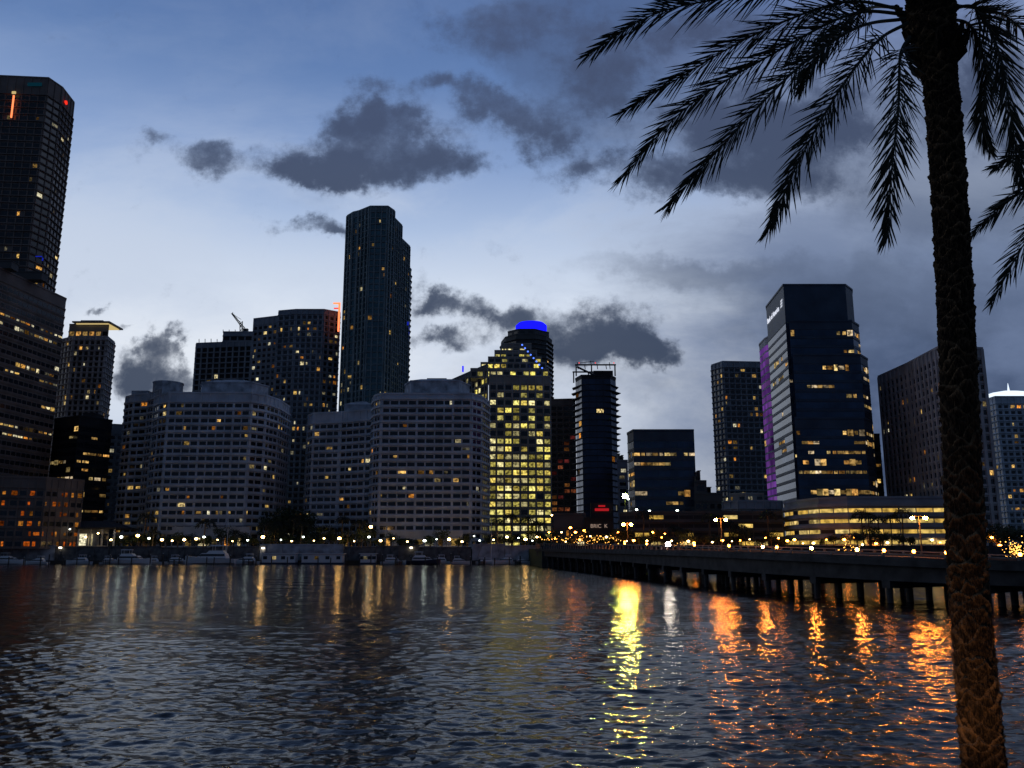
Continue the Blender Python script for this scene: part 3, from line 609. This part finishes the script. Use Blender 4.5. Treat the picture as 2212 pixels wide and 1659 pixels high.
# ------------------------------------------------------------------ vegetation
def catmull(P,n):
    P=[Vector(p) for p in P]; P=[P[0]*2-P[1]]+P+[P[-1]*2-P[-2]]; out=[]
    segs=len(P)-3
    for i in range(n+1):
        t=i/n*segs; k=min(int(t),segs-1); t-=k; a,b_,c,d=P[k:k+4]
        out.append(.5*((2*b_)+(c-a)*t+(2*a-5*b_+4*c-d)*t*t+(3*b_-a-3*c+d)*t**3))
    return out
def frond(mb,P,nl,ll,lw,rw,mat=None,seg=40,start=.12,ang0=44,ang1=23):
    mat=mat or PLEAF
    C=catmull(P,seg); mb.tube(C,[rw*(1-.85*i/seg) for i in range(seg+1)],mat,5)
    for i in range(nl):
        t=start+(1-start)*(i+.5)/nl; x=t*seg; k=min(int(x),seg-1); p=C[k].lerp(C[k+1],x-k); T=(C[min(k+1,seg)]-C[max(k-1,0)]).normalized()
        side=T.cross(Vector((0,0,1))); 
        if side.length<.05: side=Vector((1,0,0))
        side.normalize(); up=side.cross(T)
        for s in (-1,1):
            ph=R.choice([-60,-30,20,45,65])+R.uniform(-14,14); ph=math.radians(ph)
            lat=side*s*math.cos(ph)+up*math.sin(ph)
            an=math.radians(ang0-ang1*t+R.uniform(-8,8)); L=ll*(.6+.5*math.sin(math.pi*min(1,t*.8+.12)))*(1-.45*max(0,t-.7)/.3)*R.uniform(.75,1.15)
            d=T*math.cos(an)+lat*math.sin(an); cx=T.cross(d)
            w=cx.normalized().cross(d)*lw*.5 if cx.length>.01 else up*lw*.5
            g_=Vector((0,0,-L*R.uniform(.05,.18))); m1=p+d*L*.4+g_*.2; m2=p+d*L*.75+g_*.6; e=p+d*L+g_
            mb.face([p-w*.6,m1-w,m2-w*.6,e,m2+w*.6,m1+w,p+w*.6],mat)
def shore_palm_meshes(h,seed):
    R.seed(seed); tr=MB(); 
    tr.tube([(0,0,0),(.1,0,h*.4),(.2,.05,h*.8),(.2,0,h)],[.28,.2,.18,.2],WOODP,7); cr=MB()
    n=15
    for i in range(n):
        a=i*2.4; el=R.uniform(-.2,1.1); L=R.uniform(2.3,3.2)
        d=Vector((math.cos(a),math.sin(a),0)); P=[Vector((.2,0,h)),Vector((.2,0,h))+d*L*.4*math.cos(el)+Vector((0,0,L*.42*math.sin(el)+.3)),Vector((.2,0,h))+d*L*.8*math.cos(el*.6)+Vector((0,0,L*.35*math.sin(el)-.2)),Vector((.2,0,h))+d*L*math.cos(el*.5)+Vector((0,0,L*.1*math.sin(el)-1.2))]
        frond(cr,P,14,.8,.14,.05,seg=8)
    return tr.mesh('trunk'),cr.mesh('crown')
def tree_meshes(h,w,seed,n=900):
    R.seed(seed); tr=MB(); tr.tube([(0,0,0),(.1,0,h*.25),(0,.1,h*.5)],[.3,.22,.14],WOODP,6)
    cl=[(Vector((R.uniform(-w,w)*.6,R.uniform(-w,w)*.5,h*R.uniform(.42,.85))),R.uniform(.28,.5)*w) for _ in range(9)]
    for c,_ in cl[:5]: tr.tube([(0,0,h*.35),tuple(c)],[.12,.04],WOODP,5)
    cr=MB()
    for i in range(n):
        c,r_=R.choice(cl); d=Vector((R.gauss(0,1),R.gauss(0,1),R.gauss(0,1))).normalized()*r_*R.uniform(.5,1.1); p=c+d; s=R.uniform(.16,.34)
        a=Vector((R.gauss(0,1),R.gauss(0,1),R.gauss(0,1))).normalized(); q=a.orthogonal().normalized()
        cr.face([p-a*s,p+q*s*.6,p+a*s,p-q*s*.6],LEAF)
    return tr.mesh('trunk'),cr.mesh('crown')
PALMS=[shore_palm_meshes(7,1),shore_palm_meshes(9.5,2),shore_palm_meshes(5.5,3)]
TREES=[tree_meshes(6,3.4,4),tree_meshes(8,4.2,5),tree_meshes(4.5,3,6)]
R.seed(11)
def place(kind,u,Y,base=GZ,sc_=1.0,i=None):
    pal=kind=='palm'; L=PALMS if pal else TREES; i=R.randrange(3) if i is None else i
    x=xu(u,Y,base+4); r=root('palm_tree' if pal else 'tree',(x,Y,base),'slender palm with drooping fronds by the waterfront' if pal else 'dark leafy tree by the waterfront','palm tree' if pal else 'tree','waterfront palms' if pal else 'waterfront trees')
    s_=sc_*R.uniform(.85,1.15); r.rotation_euler=(0,0,R.uniform(0,6.28)); r.scale=(s_,s_,s_)
    link('trunk',L[i][0],r); link('crown',L[i][1],r)
for u in (250,270,285,300,318,337,360,385,410,425,446,480,500,520,535,548,585,600,622,640,658,672,686,700,715,742,760,782,800,820,845,870,895,930,955,990,1010,1060,1078,1100,1128,1150,1172): place('tree',u,325+R.random()*7,sc_=.95)
for u in (310,330,440,505,572,592,610,632,650,725,738,752,775,790,1075,1105,1140,1165): place('palm',u,324+R.random()*8,sc_=1.15)
for u in (590,612,628,645,660): place('tree',u,345,sc_=1.8,i=1)
for u in (1390,1455,1465,1485,1535,1552,1575,1600,1660): place('palm',u,268+R.random()*8,sc_=.95)
for u in (1200,1230,1262,1290,1310,1330,1345,1360,1380,1405,1420,1440,1475,1500,1520,1545,1575,1590,1610,1640,1665,1690,1780,1800,1830,1990,2020): place('tree',u,264+R.random()*6,sc_=.75)
for u in (1865,1900,1925,1950,1878): place('palm',u,256,sc_=.95,i=1)
for u in (1880,1905,1940,1965,1850): place('tree',u,256,sc_=.8)
for u,Y in ((2150,262),(2172,258),(2200,256),(2230,258),(2165,270)): place('tree',u,Y,sc_=1.25)

# ------------------------------------------------------------------ boats
def boat(u,Y,L,flip=1,hullmat=None,sail=False,label='white motor yacht moored at the seawall'):
    hullmat=hullmat or BOATW; x=xu(u,Y,1); r=root('sailboat' if sail else 'motor_yacht',(x,Y,0),label,'boat','boats moored along the seawall')
    k=L/12; m=MB(); n=12; secs=[]
    for i in range(n+1):
        t=i/n; w=1.9*k*(1-max(0,(t-.45)/.55)**2.2)*(.9 if t<.05 else 1)+.03; sh=1.25*k+.75*k*t*t; xx=(t-.5)*L*flip
        secs.append([(xx+.0,-w,sh),(xx,-w*.85,.35*k),(xx,-w*.3,-.3),(xx,w*.3,-.3),(xx,w*.85,.35*k),(xx,w,sh)])
    kk=m.mi(hullmat)
    for s_ in secs: m.v+=[(a+x,b_+Y,c) for a,b_,c in s_]
    for i in range(n):
        for q in range(6):
            q2=(q+1)%6; m.f.append((i*6+q,i*6+q2,(i+1)*6+q2,(i+1)*6+q)); m.m.append(kk)
    m.f.append((0,1,2,3,4,5)); m.m.append(kk); part('hull',m,r)
    def slab_(x0,x1,x0t,x1t,w,z0,z1,mat,mb):
        a,b_,c,d=[x+q*flip*k for q in (x0,x1,x0t,x1t)]
        mb.prism([(a,Y-w),(b_,Y-w),(b_,Y+w),(a,Y+w)],z0*k,z1*k,mat,[(c,Y-w*.85),(d,Y-w*.85),(d,Y+w*.85),(c,Y+w*.85)])
    m=MB(); slab_(-4,3.2,-3.6,1.8,1.35*k,1.45,2.6 if not sail else 2.0,BOATW,m); part('cabin',m,r)
    if not sail:
        m=MB(); slab_(-3.6,2.7,-3.5,1.9,1.41*k,1.95,2.4,GLASS,m); part('window',m,r)
        m=MB(); slab_(-3.4,.8,-3.0,.2,1.1*k,2.58,3.2,BOATW,m); slab_(-3.2,-.2,-3.1,-.4,1.2*k,4.25,4.4,BOATW,m)
        for a in (-3,-.6):
            for w in (-1,1): m.tube([(x+a*flip*k,Y+w*k*.9,3.0*k),(x+a*flip*k,Y+w*k*.9,4.3*k)],.05*k,BOATW,5)
        m.tube([(x-2*flip*k,Y,4.3*k),(x-2.2*flip*k,Y,6*k)],.04*k,POLE,4); part('flybridge',m,r)
        m=MB()
        for w in (-1,1):
            m.tube([(x+1.5*flip*k,Y+w*1.5*k,2.6*k),(x+4*flip*k,Y+w*1.1*k,2.75*k),(x+5.8*flip*k,Y,2.9*k)],.03*k,POLE,4)
            for a in (2,3.2,4.4): m.tube([(x+a*flip*k,Y+w*(1.55-.12*a)*k,1.5*k),(x+a*flip*k,Y+w*(1.5-.12*a)*k,2.7*k)],.025*k,POLE,4)
        part('bow_rail',m,r)
    else:
        m=MB(); m.tube([(x+1*flip,Y,1.5*k),(x+1*flip,Y,1.5*k+15)],[.12,.08],BOATW,5); m.tube([(x+1*flip,Y,2.8*k),(x-4.5*flip*k,Y,2.9*k)],.12,BOATW,5)
        m.tube([(x+5.8*flip*k,Y,2*k),(x+1*flip,Y,16.2)],.04,POLE,3); m.tube([(x-5.8*flip*k,Y,1.5*k),(x+1*flip,Y,16.2)],.04,POLE,3); part('mast',m,r)
boat(20,309,11,1); boat(285,306,14,1,label='white motor yacht with flybridge moored at the seawall'); boat(325,311,8,-1)
boat(455,307,18,-1,label='large white motor yacht moored at the seawall'); boat(482,311,12,1,sail=True,label='sailboat with tall bare mast moored at the seawall')
boat(915,306,12,1,BOATN,label='dark hulled motor yacht moored at the seawall'); boat(946,311,9,-1); boat(994,308,8,1); boat(1090,306,9,-1); boat(1055,311,9,1,sail=True,label='small sailboat with bare mast at the seawall')
boat(170,310,9,-1); boat(1130,311,7,1); boat(240,309,8,1); boat(385,310,9,1); boat(530,308,10,-1); boat(850,309,9,1); boat(80,308,8,-1)
for u0,u1 in ((562,640),(648,742),(775,812)):
    Y=308; xa,xb=xu(u0,Y,2),xu(u1,Y,2); r=root('houseboat',((xa+xb)/2,Y,0),'white floating house with flat roof and small windows','houseboat','floating houses by the seawall')
    m=MB(); m.prism([(xa,Y),(xb,Y),(xb,Y+5),(xa,Y+5)],-.3,.6,BOATN); part('pontoon',m,r)
    m=MB(); m.prism([(xa+.5,Y+.4),(xb-.5,Y+.4),(xb-.5,Y+4.6),(xa+.5,Y+4.6)],.62,3.6,BOATW); part('cabin',m,r)
    m=MB(); m.prism([(xa,Y),(xb,Y),(xb,Y+5),(xa,Y+5)],3.62,3.85,BOATW); part('roof',m,r)
    for i in range(4):
        m=MB(); cx=xa+(xb-xa)*(i+.5)/4; m.box((cx,Y+.37,2.3),(1.4,.06,1.1),L_HOME if i==1 else GLASS); part('window',m,r)
pm=MB(); pm.tube([(0,0,-1),(0,0,3.2)],.2,TIMBER,7); pm.tube([(0,0,3.19),(0,0,3.5)],[.22,.02],SEAW,7); pmesh=pm.mesh('mooring_post')
for u in range(20,1150,30):
    o=link('mooring_post',pmesh,None,(xu(u+R.uniform(-8,8),303,1),303+R.uniform(-1,1),0)); o.scale=(1,1,R.uniform(.7,1.15)); tag(o,'round timber mooring post standing in the water','mooring post','mooring posts along the seawall')
for u in (230,380,540,862,1040,1118):
    x=xu(u,305,1); m=MB(); m.prism([(x-1,300),(x+1,300),(x+1,313.4),(x-1,313.4)],.8,1.05,TIMBER)
    for y in (301,306,311):
        for q in (-.8,.8): m.tube([(x+q,y,-1),(x+q,y,1.7)],.13,TIMBER,6)
    o=link('dock',m.mesh('dock',(x,306,0)),None,(x,306,0)); tag(o,'narrow timber finger dock on piles','dock','finger docks')

# ------------------------------------------------------------------ foreground palm
R.seed(21)
TC=[(2124,1640),(2108,1450),(2088,1200),(2074,900),(2063,650),(2050,420),(2036,220),(2020,90),(2008,0),(2003,-60)]
YT=7.2
cps=[at(u,v,YT) for u,v in TC]; cps.insert(0,Vector((cps[0].x+.02,YT,3.15)))
C=catmull(cps,1400); root_p=root('palm_tree',(C[0].x,YT,3.2),'tall date palm with rough scaly trunk on the promenade','palm tree')
ring=180; nS=6; hr=.062
rng=np.random.RandomState(3); H=rng.rand(8192)
n=len(C); CX=np.array([c.x for c in C])[:,None]; CZ=np.array([c.z for c in C])[:,None]; CY=np.array([c.y for c in C])[:,None]
q=np.arange(ring)[None,:]; th=2*np.pi*q/ring
f=np.clip((CZ-9.2)/.7,0,1); f=f*f*(3-2*f)
rad=.140+.018*np.exp(-(CZ-3.2)*1.2)+.055*f
amp=.034+.008*np.exp(-(CZ-3.2)*.5)+.03*f
def rsmooth(shape,k):
    a=rng.rand(shape[0]//k+3,shape[1]//k)
    zi=np.arange(shape[0])/k; xi=np.arange(shape[1])/k*(a.shape[1]/(shape[1]/k)); z0=zi.astype(int); x0=xi.astype(int)%a.shape[1]; x1=(x0+1)%a.shape[1]
    fz=(zi-z0)[:,None]; fx=(xi-xi.astype(int))[None,:]; fz=fz*fz*(3-2*fz); fx=fx*fx*(3-2*fx)
    return (a[z0][:,x0]*(1-fx)+a[z0][:,x1]*fx)*(1-fz)+(a[z0+1][:,x0]*(1-fx)+a[z0+1][:,x1]*fx)*fz
nz1=rsmooth((n,ring),30); nz2=rsmooth((n,ring),12); nz3=rsmooth((n,ring),4)
zz=CZ/hr*.5+.9*(nz1-.5)+.45*(nz2-.5); s_=nS*q/ring
ss=s_+.35*(np.roll(nz2,60,1)-.5)
P_=zz+ss; Q_=zz-ss
cp,cq=np.floor(P_).astype(int),np.floor(Q_).astype(int); fp,fq=P_-cp,Q_-cq
dd=(cp-cq)%(2*nS)
hs=H[(dd*131+(cp+cq)*17)%8192]; hs2=H[(dd*57+(cp+cq)*311+99)%8192]
t=(fp+fq)/2; mx=np.maximum(fp,fq)
d=amp*(.1+1.0*hs)*(t**(.9+2*hs2))*np.where(mx<.88,1.0,np.maximum(0,(1-mx)/.12))
fib=rng.rand(n,ring); fib=(fib+np.roll(fib,1,0)+np.roll(fib,2,0)+np.roll(fib,-1,0))/4
d=d+.012*(fib-.5)*2+.014*(nz3-.5)
r_=rad+d
X=CX+r_*np.cos(th); Yv=CY+r_*np.sin(th); Zv=CZ+0*th
o=root_p.location
V=np.stack([X-o.x,Yv-o.y,Zv-o.z],-1).reshape(-1,3).tolist()
A=np.clip((mx**5)*(.15+.85*hs)*1.0*(.5+nz2*.8)+.3*(fib-.5),0,1).reshape(-1).tolist()
Fc=[]
for i in range(n-1):
    for k in range(ring):
        k2=(k+1)%ring; Fc.append((i*ring+k,i*ring+k2,(i+1)*ring+k2,(i+1)*ring+k))
Fc.append(tuple((n-1)*ring+k for k in range(ring)))
me=bpy.data.meshes.new('trunk'); me.from_pydata(V,[],Fc)
at_=me.attributes.new('scar','FLOAT','POINT'); at_.data.foreach_set('value',A)
bm,nt,p=newmat('palm_bark'); an=nt.nodes.new('ShaderNodeAttribute'); an.attribute_name='scar'
cr=nt.nodes.new('ShaderNodeValToRGB'); cr.color_ramp.elements[0].color=(.012,.009,.007,1); cr.color_ramp.elements[1].color=(.22,.14,.075,1)
no=nt.nodes.new('ShaderNodeTexNoise'); no.inputs['Scale'].default_value=30; no.inputs['Detail'].default_value=5
ge=nt.nodes.new('ShaderNodeNewGeometry'); mp=nt.nodes.new('ShaderNodeMapping'); mp.inputs['Scale'].default_value=(2,2,.5); nt.links.new(ge.outputs['Position'],mp.inputs[0]); nt.links.new(mp.outputs[0],no.inputs['Vector'])
mm=nt.nodes.new('ShaderNodeMath'); mm.operation='MULTIPLY_ADD'; nt.links.new(no.outputs['Fac'],mm.inputs[0]); mm.inputs[1].default_value=.8; nt.links.new(an.outputs['Fac'],mm.inputs[2])
m4=nt.nodes.new('ShaderNodeMath'); m4.operation='SUBTRACT'; nt.links.new(mm.outputs[0],m4.inputs[0]); m4.inputs[1].default_value=.38
nt.links.new(m4.outputs[0],cr.inputs[0]); nt.links.new(cr.outputs[0],p.inputs['Base Color']); p.inputs['Roughness'].default_value=.9; p.inputs['Specular IOR Level'].default_value=.1
bp=nt.nodes.new('ShaderNodeBump'); bp.inputs['Strength'].default_value=.8; bp.inputs['Distance'].default_value=.012; nt.links.new(no.outputs['Fac'],bp.inputs['Height']); nt.links.new(bp.outputs[0],p.inputs['Normal'])
me.materials.append(bm); link('trunk',me,root_p)
for i in range(60):
    z=R.uniform(9.3,10.4); k=min(range(n),key=lambda j:abs(C[j].z-z)); c=C[k]; a=R.uniform(0,6.28); d=Vector((math.cos(a),math.sin(a),0)); L=R.uniform(.08,.2); r0=.15+.055*min(1,(z-9.2)/.7)
    m=MB(); m.tube([c+d*r0*.8,c+d*(r0+L*.4)+Vector((0,0,L*.5)),c+d*(r0+L*.6)+Vector((0,0,L*1.1))],[.05,.035,.02],bm,5)
    part('leaf_base',m,root_p)
FR=[
 [(1960,-10,7.2),(1800,-60,7.0),(1620,-15,6.8),(1420,28,6.7),(1268,120,6.7)],
 [(1950,20,7.3),(1820,5,7.5),(1640,70,7.8),(1480,160,8.0),(1340,246,8.1)],
 [(1955,30,7.2),(1840,30,7.0),(1680,110,6.9),(1480,235,6.9),(1338,392,7.0)],
 [(1955,40,7.1),(1850,60,6.7),(1720,150,6.5),(1560,315,6.4),(1443,446,6.5)],
 [(1940,15,7.4),(1870,20,7.9),(1800,75,8.4),(1755,140,8.7),(1726,200,8.8)],
 [(1960,50,7.1),(1895,90,6.8),(1810,200,6.6),(1720,360,6.5),(1658,502,6.5)],
 [(1965,80,7.0),(1945,120,6.7),(1940,240,6.5),(1925,380,6.4),(1918,515,6.45)],
 [(2050,40,7.3),(2100,60,7.6),(2130,160,7.8),(2120,260,7.9),(2140,330,8.0)],
 [(2050,20,7.2),(2110,20,7.0),(2160,120,6.9),(2185,260,6.9),(2205,400,7.0)],
 [(2045,10,7.4),(2120,20,8.0),(2180,40,8.5),(2250,110,8.8),(2300,200,9.0)],
 [(2045,-10,7.2),(2120,-60,7.0),(2220,-60,6.8),(2330,0,6.8),(2420,100,6.8)],
]
for i,P in enumerate(FR):
    m=MB(); pts=[at(u,v,Y) for u,v,Y in P]; frond(m,pts,150,.36 if i not in (4,7) else .28,.0145,.018,start=.18,ang0=38,ang1=18); part('frond',m,root_p)
cc=at(2003,-60,YT)
for i in range(14):
    a=math.radians(R.uniform(200,340)) if i<8 else R.uniform(0,6.28); el=math.radians(R.uniform(30,70) if i<8 else R.uniform(74,85)); L=R.uniform(2.8,3.4); d=Vector((math.cos(a),math.sin(a),0))
    P=[cc+d*.1,cc+d*L*.35*math.cos(el)+Vector((0,0,L*.42*math.sin(el)+.1)),cc+d*L*.7*math.cos(el*.8)+Vector((0,0,L*.6*math.sin(el))),cc+d*L*.95*math.cos(el*.6)+Vector((0,0,L*.45*math.sin(el)-.3))]
    m=MB(); frond(m,P,90,.34,.018,.022,seg=24); part('frond',m,root_p)
Y2=10.5; c2=at(2420,380,Y2); r2=root('palm_tree',(c2.x+.2,Y2,3.2),'date palm with arching fronds beside the promenade','palm tree')
m=MB(); m.tube([(c2.x+.2,Y2,3.0),(c2.x+.12,Y2,5),(c2.x,Y2,c2.z-.5),(c2.x,Y2,c2.z)],[.24,.2,.19,.27],bm,20); part('trunk',m,r2)
for P in [[(2400,390,10.5),(2320,330,10.3),(2230,325,10.1),(2145,362,10.0)],[(2400,400,10.5),(2310,360,10.8),(2200,420,11),(2102,500,11)],[(2400,410,10.4),(2320,400,10),(2230,500,9.8),(2142,655,9.8)]]:
    m=MB(); frond(m,[at(*q) for q in P],110,.42,.02,.022,ang0=36,ang1=18); part('frond',m,r2)
for i in range(12):
    a=math.radians(R.uniform(-80,80)); L=3.3; d=Vector((math.cos(a),math.sin(a),0)); m=MB()
    frond(m,[c2,c2+d*L*.4+Vector((0,0,1.2)),c2+d*L*.8+Vector((0,0,1.0)),c2+d*L+Vector((0,0,-.3))],60,.4,.034,.025,seg=20); part('frond',m,r2)
ux,uy=C[0].x-.75,6.2
r=root('ground_uplight',(ux,uy,3.2),'small warm garden uplight at the palm foot','light')
m=MB(); m.tube([(ux,uy,3.2),(ux,uy,3.32)],[.09,.09],POLE,12); part('housing',m,r)
m=MB(); m.tube([(ux,uy,3.32),(ux,uy,3.335)],[.07,.07],emis('uplight_lens',(255,150,60),4),12); part('lens',m,r)
ld=bpy.data.lights.new('uplight_lamp','SPOT'); ld.energy=40; ld.color=(1,.50,.18); ld.spot_size=math.radians(85); ld.spot_blend=1; ld.shadow_soft_size=.06
lo=link('uplight_lamp',ld,r,(0,0,.16)); dv=Vector((C[0].x+.0,YT,4.1))-Vector((ux,uy,3.36)); lo.rotation_euler=dv.to_track_quat('-Z','Y').to_euler()

# ------------------------------------------------------------------ sky (world)
w=bpy.data.worlds.new('World'); sc.world=w; w.use_nodes=True; nt=w.node_tree; nt.nodes.clear()
w.cycles.sampling_method='MANUAL'; w.cycles.sample_map_resolution=256
out=nt.nodes.new('ShaderNodeOutputWorld'); bg=nt.nodes.new('ShaderNodeBackground'); nt.links.new(bg.outputs[0],out.inputs[0])
tc=nt.nodes.new('ShaderNodeTexCoord'); sep=nt.nodes.new('ShaderNodeSeparateXYZ'); nt.links.new(tc.outputs['Generated'],sep.inputs[0])
def M(op,a,b_=None,c=None,clamp=False):
    q=nt.nodes.new('ShaderNodeMath'); q.operation=op; q.use_clamp=clamp
    for i,x in enumerate((a,b_,c)):
        if x is None: continue
        if isinstance(x,(int,float)): q.inputs[i].default_value=x
        else: nt.links.new(x,q.inputs[i])
    return q.outputs[0]
def MR(x,a,b_,c,d,sm=True):
    q=nt.nodes.new('ShaderNodeMapRange'); q.interpolation_type='SMOOTHSTEP' if sm else 'LINEAR'
    nt.links.new(x,q.inputs[0])
    for i,vv in enumerate((a,b_,c,d)): q.inputs[i+1].default_value=vv
    return q.outputs[0]
def ramp(x,st):
    q=nt.nodes.new('ShaderNodeValToRGB'); e=q.color_ramp.elements
    while len(e)<len(st): e.new(.5)
    for i,(p_,c) in enumerate(st): e[i].position=p_; e[i].color=(*s2l(c),1)
    nt.links.new(x,q.inputs[0]); return q.outputs[0]
def MIX(f,a,b_):
    q=nt.nodes.new('ShaderNodeMix'); q.data_type='RGBA'
    if isinstance(f,(int,float)): q.inputs[0].default_value=f
    else: nt.links.new(f,q.inputs[0])
    for i,x in ((6,a),(7,b_)):
        if isinstance(x,tuple): q.inputs[i].default_value=(*s2l(x),1)
        else: nt.links.new(x,q.inputs[i])
    return q.outputs[2]
yc=M('MAXIMUM',sep.outputs[1],.08); A_=M('DIVIDE',sep.outputs[0],yc); E_=M('DIVIDE',sep.outputs[2],yc)
zz=M('MAXIMUM',sep.outputs[2],0.0)
left=ramp(zz,[(0,(208,215,230)),(.15,(222,229,240)),(.23,(230,236,245)),(.30,(208,220,238)),(.36,(172,192,224)),(.43,(134,160,204)),(.51,(98,128,178)),(.62,(78,106,157)),(1,(40,58,100))])
right=ramp(zz,[(0,(34,46,70)),(.1,(38,54,84)),(.19,(62,78,108)),(.25,(88,104,134)),(.30,(120,136,164)),(.37,(166,180,206)),(.44,(150,167,200)),(.53,(106,126,170)),(.64,(78,102,150)),(1,(38,56,98))])
comb=nt.nodes.new('ShaderNodeCombineXYZ'); nt.links.new(A_,comb.inputs[0]); nt.links.new(E_,comb.inputs[1])
def noise(scale,detail,off=0,rough=.55,sx=1,rot=0,dist=0):
    mp=nt.nodes.new('ShaderNodeMapping'); mp.inputs['Scale'].default_value=(scale*sx,scale,scale); mp.inputs['Location'].default_value=(off,off*.7,off*1.3); mp.inputs['Rotation'].default_value=(0,0,rot)
    nt.links.new(comb.outputs[0],mp.inputs[0]); q=nt.nodes.new('ShaderNodeTexNoise'); q.inputs['Scale'].default_value=1; q.inputs['Detail'].default_value=detail; q.inputs['Roughness'].default_value=rough; q.inputs['Distortion'].default_value=dist
    nt.links.new(mp.outputs[0],q.inputs['Vector']); return q
n3=noise(4.6,9,4.2,.62,.5,.2,.2)
mixf=MR(M('MULTIPLY_ADD',M('SUBTRACT',n3.outputs['Fac'],.5),.6,A_),0.04,.44,0,1)
sky=MIX(mixf,left,right)
nw=noise(13,6,3.3,.62); vs=nt.nodes.new('ShaderNodeVectorMath'); vs.operation='MULTIPLY_ADD'; nt.links.new(nw.outputs['Color'],vs.inputs[0]); vs.inputs[1].default_value=(.13,.10,0)
vs.inputs[2].default_value=(-.065,-.05,0)
vw=nt.nodes.new('ShaderNodeVectorMath'); vw.operation='ADD'; nt.links.new(vs.outputs[0],vw.inputs[0]); nt.links.new(comb.outputs[0],vw.inputs[1])
def blobs(L):
    tot=None
    for u,v,su,sv,wt in L:
        y,z=ray(v); a=(u-1106)/F/y; e=z/y; sx=su/F/y; sy=sv/F/(y*y)
        q=nt.nodes.new('ShaderNodeVectorMath'); q.operation='MULTIPLY_ADD'; nt.links.new(vw.outputs[0],q.inputs[0]); q.inputs[1].default_value=(1/sx,1/sy,0); q.inputs[2].default_value=(-a/sx,-e/sy,0)
        l=nt.nodes.new('ShaderNodeVectorMath'); l.operation='LENGTH'; nt.links.new(q.outputs[0],l.inputs[0])
        g_=MR(l.outputs['Value'],0,1.9,wt,0)
        tot=g_ if tot is None else M('ADD',tot,g_)
    return tot
hard=blobs([(785,240,80,46,1),(860,305,120,54,1),(670,345,105,46,.95),(760,372,150,34,.8),(960,345,80,42,.9),(465,345,58,34,1),(350,305,38,20,.75),
 (960,190,100,28,.9),(1080,235,90,36,1),(1175,300,80,38,1),(1280,370,74,34,.9),
 (1040,85,120,40,.65),(1150,40,160,44,.65),(1290,180,110,76,.95),(1400,90,160,66,.75),(1600,320,195,70,1),(1480,400,105,40,1),(1800,270,155,105,1),(1650,400,135,36,.85),(2130,180,120,150,1),(1560,230,110,55,.9),(1700,60,190,55,.7),
 (960,660,90,30,1.1),(970,748,68,26,1),(1115,695,76,36,1.1),(1310,705,88,48,1.1),(1340,755,114,38,1.1),(1215,765,88,36,1),(1410,748,54,30,.9),
 (310,805,72,44,1.1),(365,750,26,28,1),(295,713,28,12,.8),(330,850,92,38,1),(650,500,60,18,.8),(700,522,38,13,.7),(210,668,26,10,.8)])
soft=blobs([(1150,70,200,70,1),(1400,60,280,90,1.1),(1300,190,180,100,1),(1750,300,380,140,1),(2100,300,220,260,1),(1750,610,420,50,.8),(1450,570,240,30,.7),(1900,700,300,60,.8),(1250,830,250,60,.6),(1300,500,200,30,.35)])
n1=noise(22,10,1.1,.66); n2=noise(5,7,7.7,.62,.6,.3)
dh=M('MULTIPLY_ADD',M('SUBTRACT',n1.outputs['Fac'],.5),1.9,hard); mh=MR(dh,.16,.95,0,1)
ds=M('MULTIPLY_ADD',M('SUBTRACT',n2.outputs['Fac'],.5),2.2,soft); ms=MR(ds,.15,.95,0,.88)
front=MR(sep.outputs[1],.1,.3,0,1); mh=M('MULTIPLY',mh,front); ms=M('MULTIPLY',ms,front)
veil=M('MULTIPLY',MR(n3.outputs['Fac'],.40,.68,0,.75),MR(E_,.36,.6,1,.15))
sky=MIX(veil,sky,MIX(mixf,(196,208,228),(112,128,160)))
ccol=ramp(zz,[(0,(48,60,82)),(.2,(56,68,90)),(.35,(64,76,100)),(.55,(70,82,112))])
light=MIX(.5,sky,ccol)
thick=MR(M('MULTIPLY_ADD',M('SUBTRACT',n2.outputs['Fac'],.5),1.6,dh),.3,1.35,0,1)
hc=MIX(thick,MIX(.66,sky,ccol),ccol)
sky=MIX(ms,sky,light); sky=MIX(M('MULTIPLY',mh,.96),sky,hc)
bk=MR(sep.outputs[1],-.35,.35,1,0); sky=MIX(bk,sky,(56,72,98))
nt.links.new(sky,bg.inputs[0]); bg.inputs[1].default_value=1.0
# ------------------------------------------------------------------ camera
cam=bpy.data.cameras.new('camera'); co=link('camera',cam,None,(0,0,EYE)); cam.sensor_width=36; cam.lens=36*F/2212; cam.clip_end=20000; cam.clip_start=.1
co.rotation_euler=(math.pi/2+PITCH,0,0); sc.camera=co
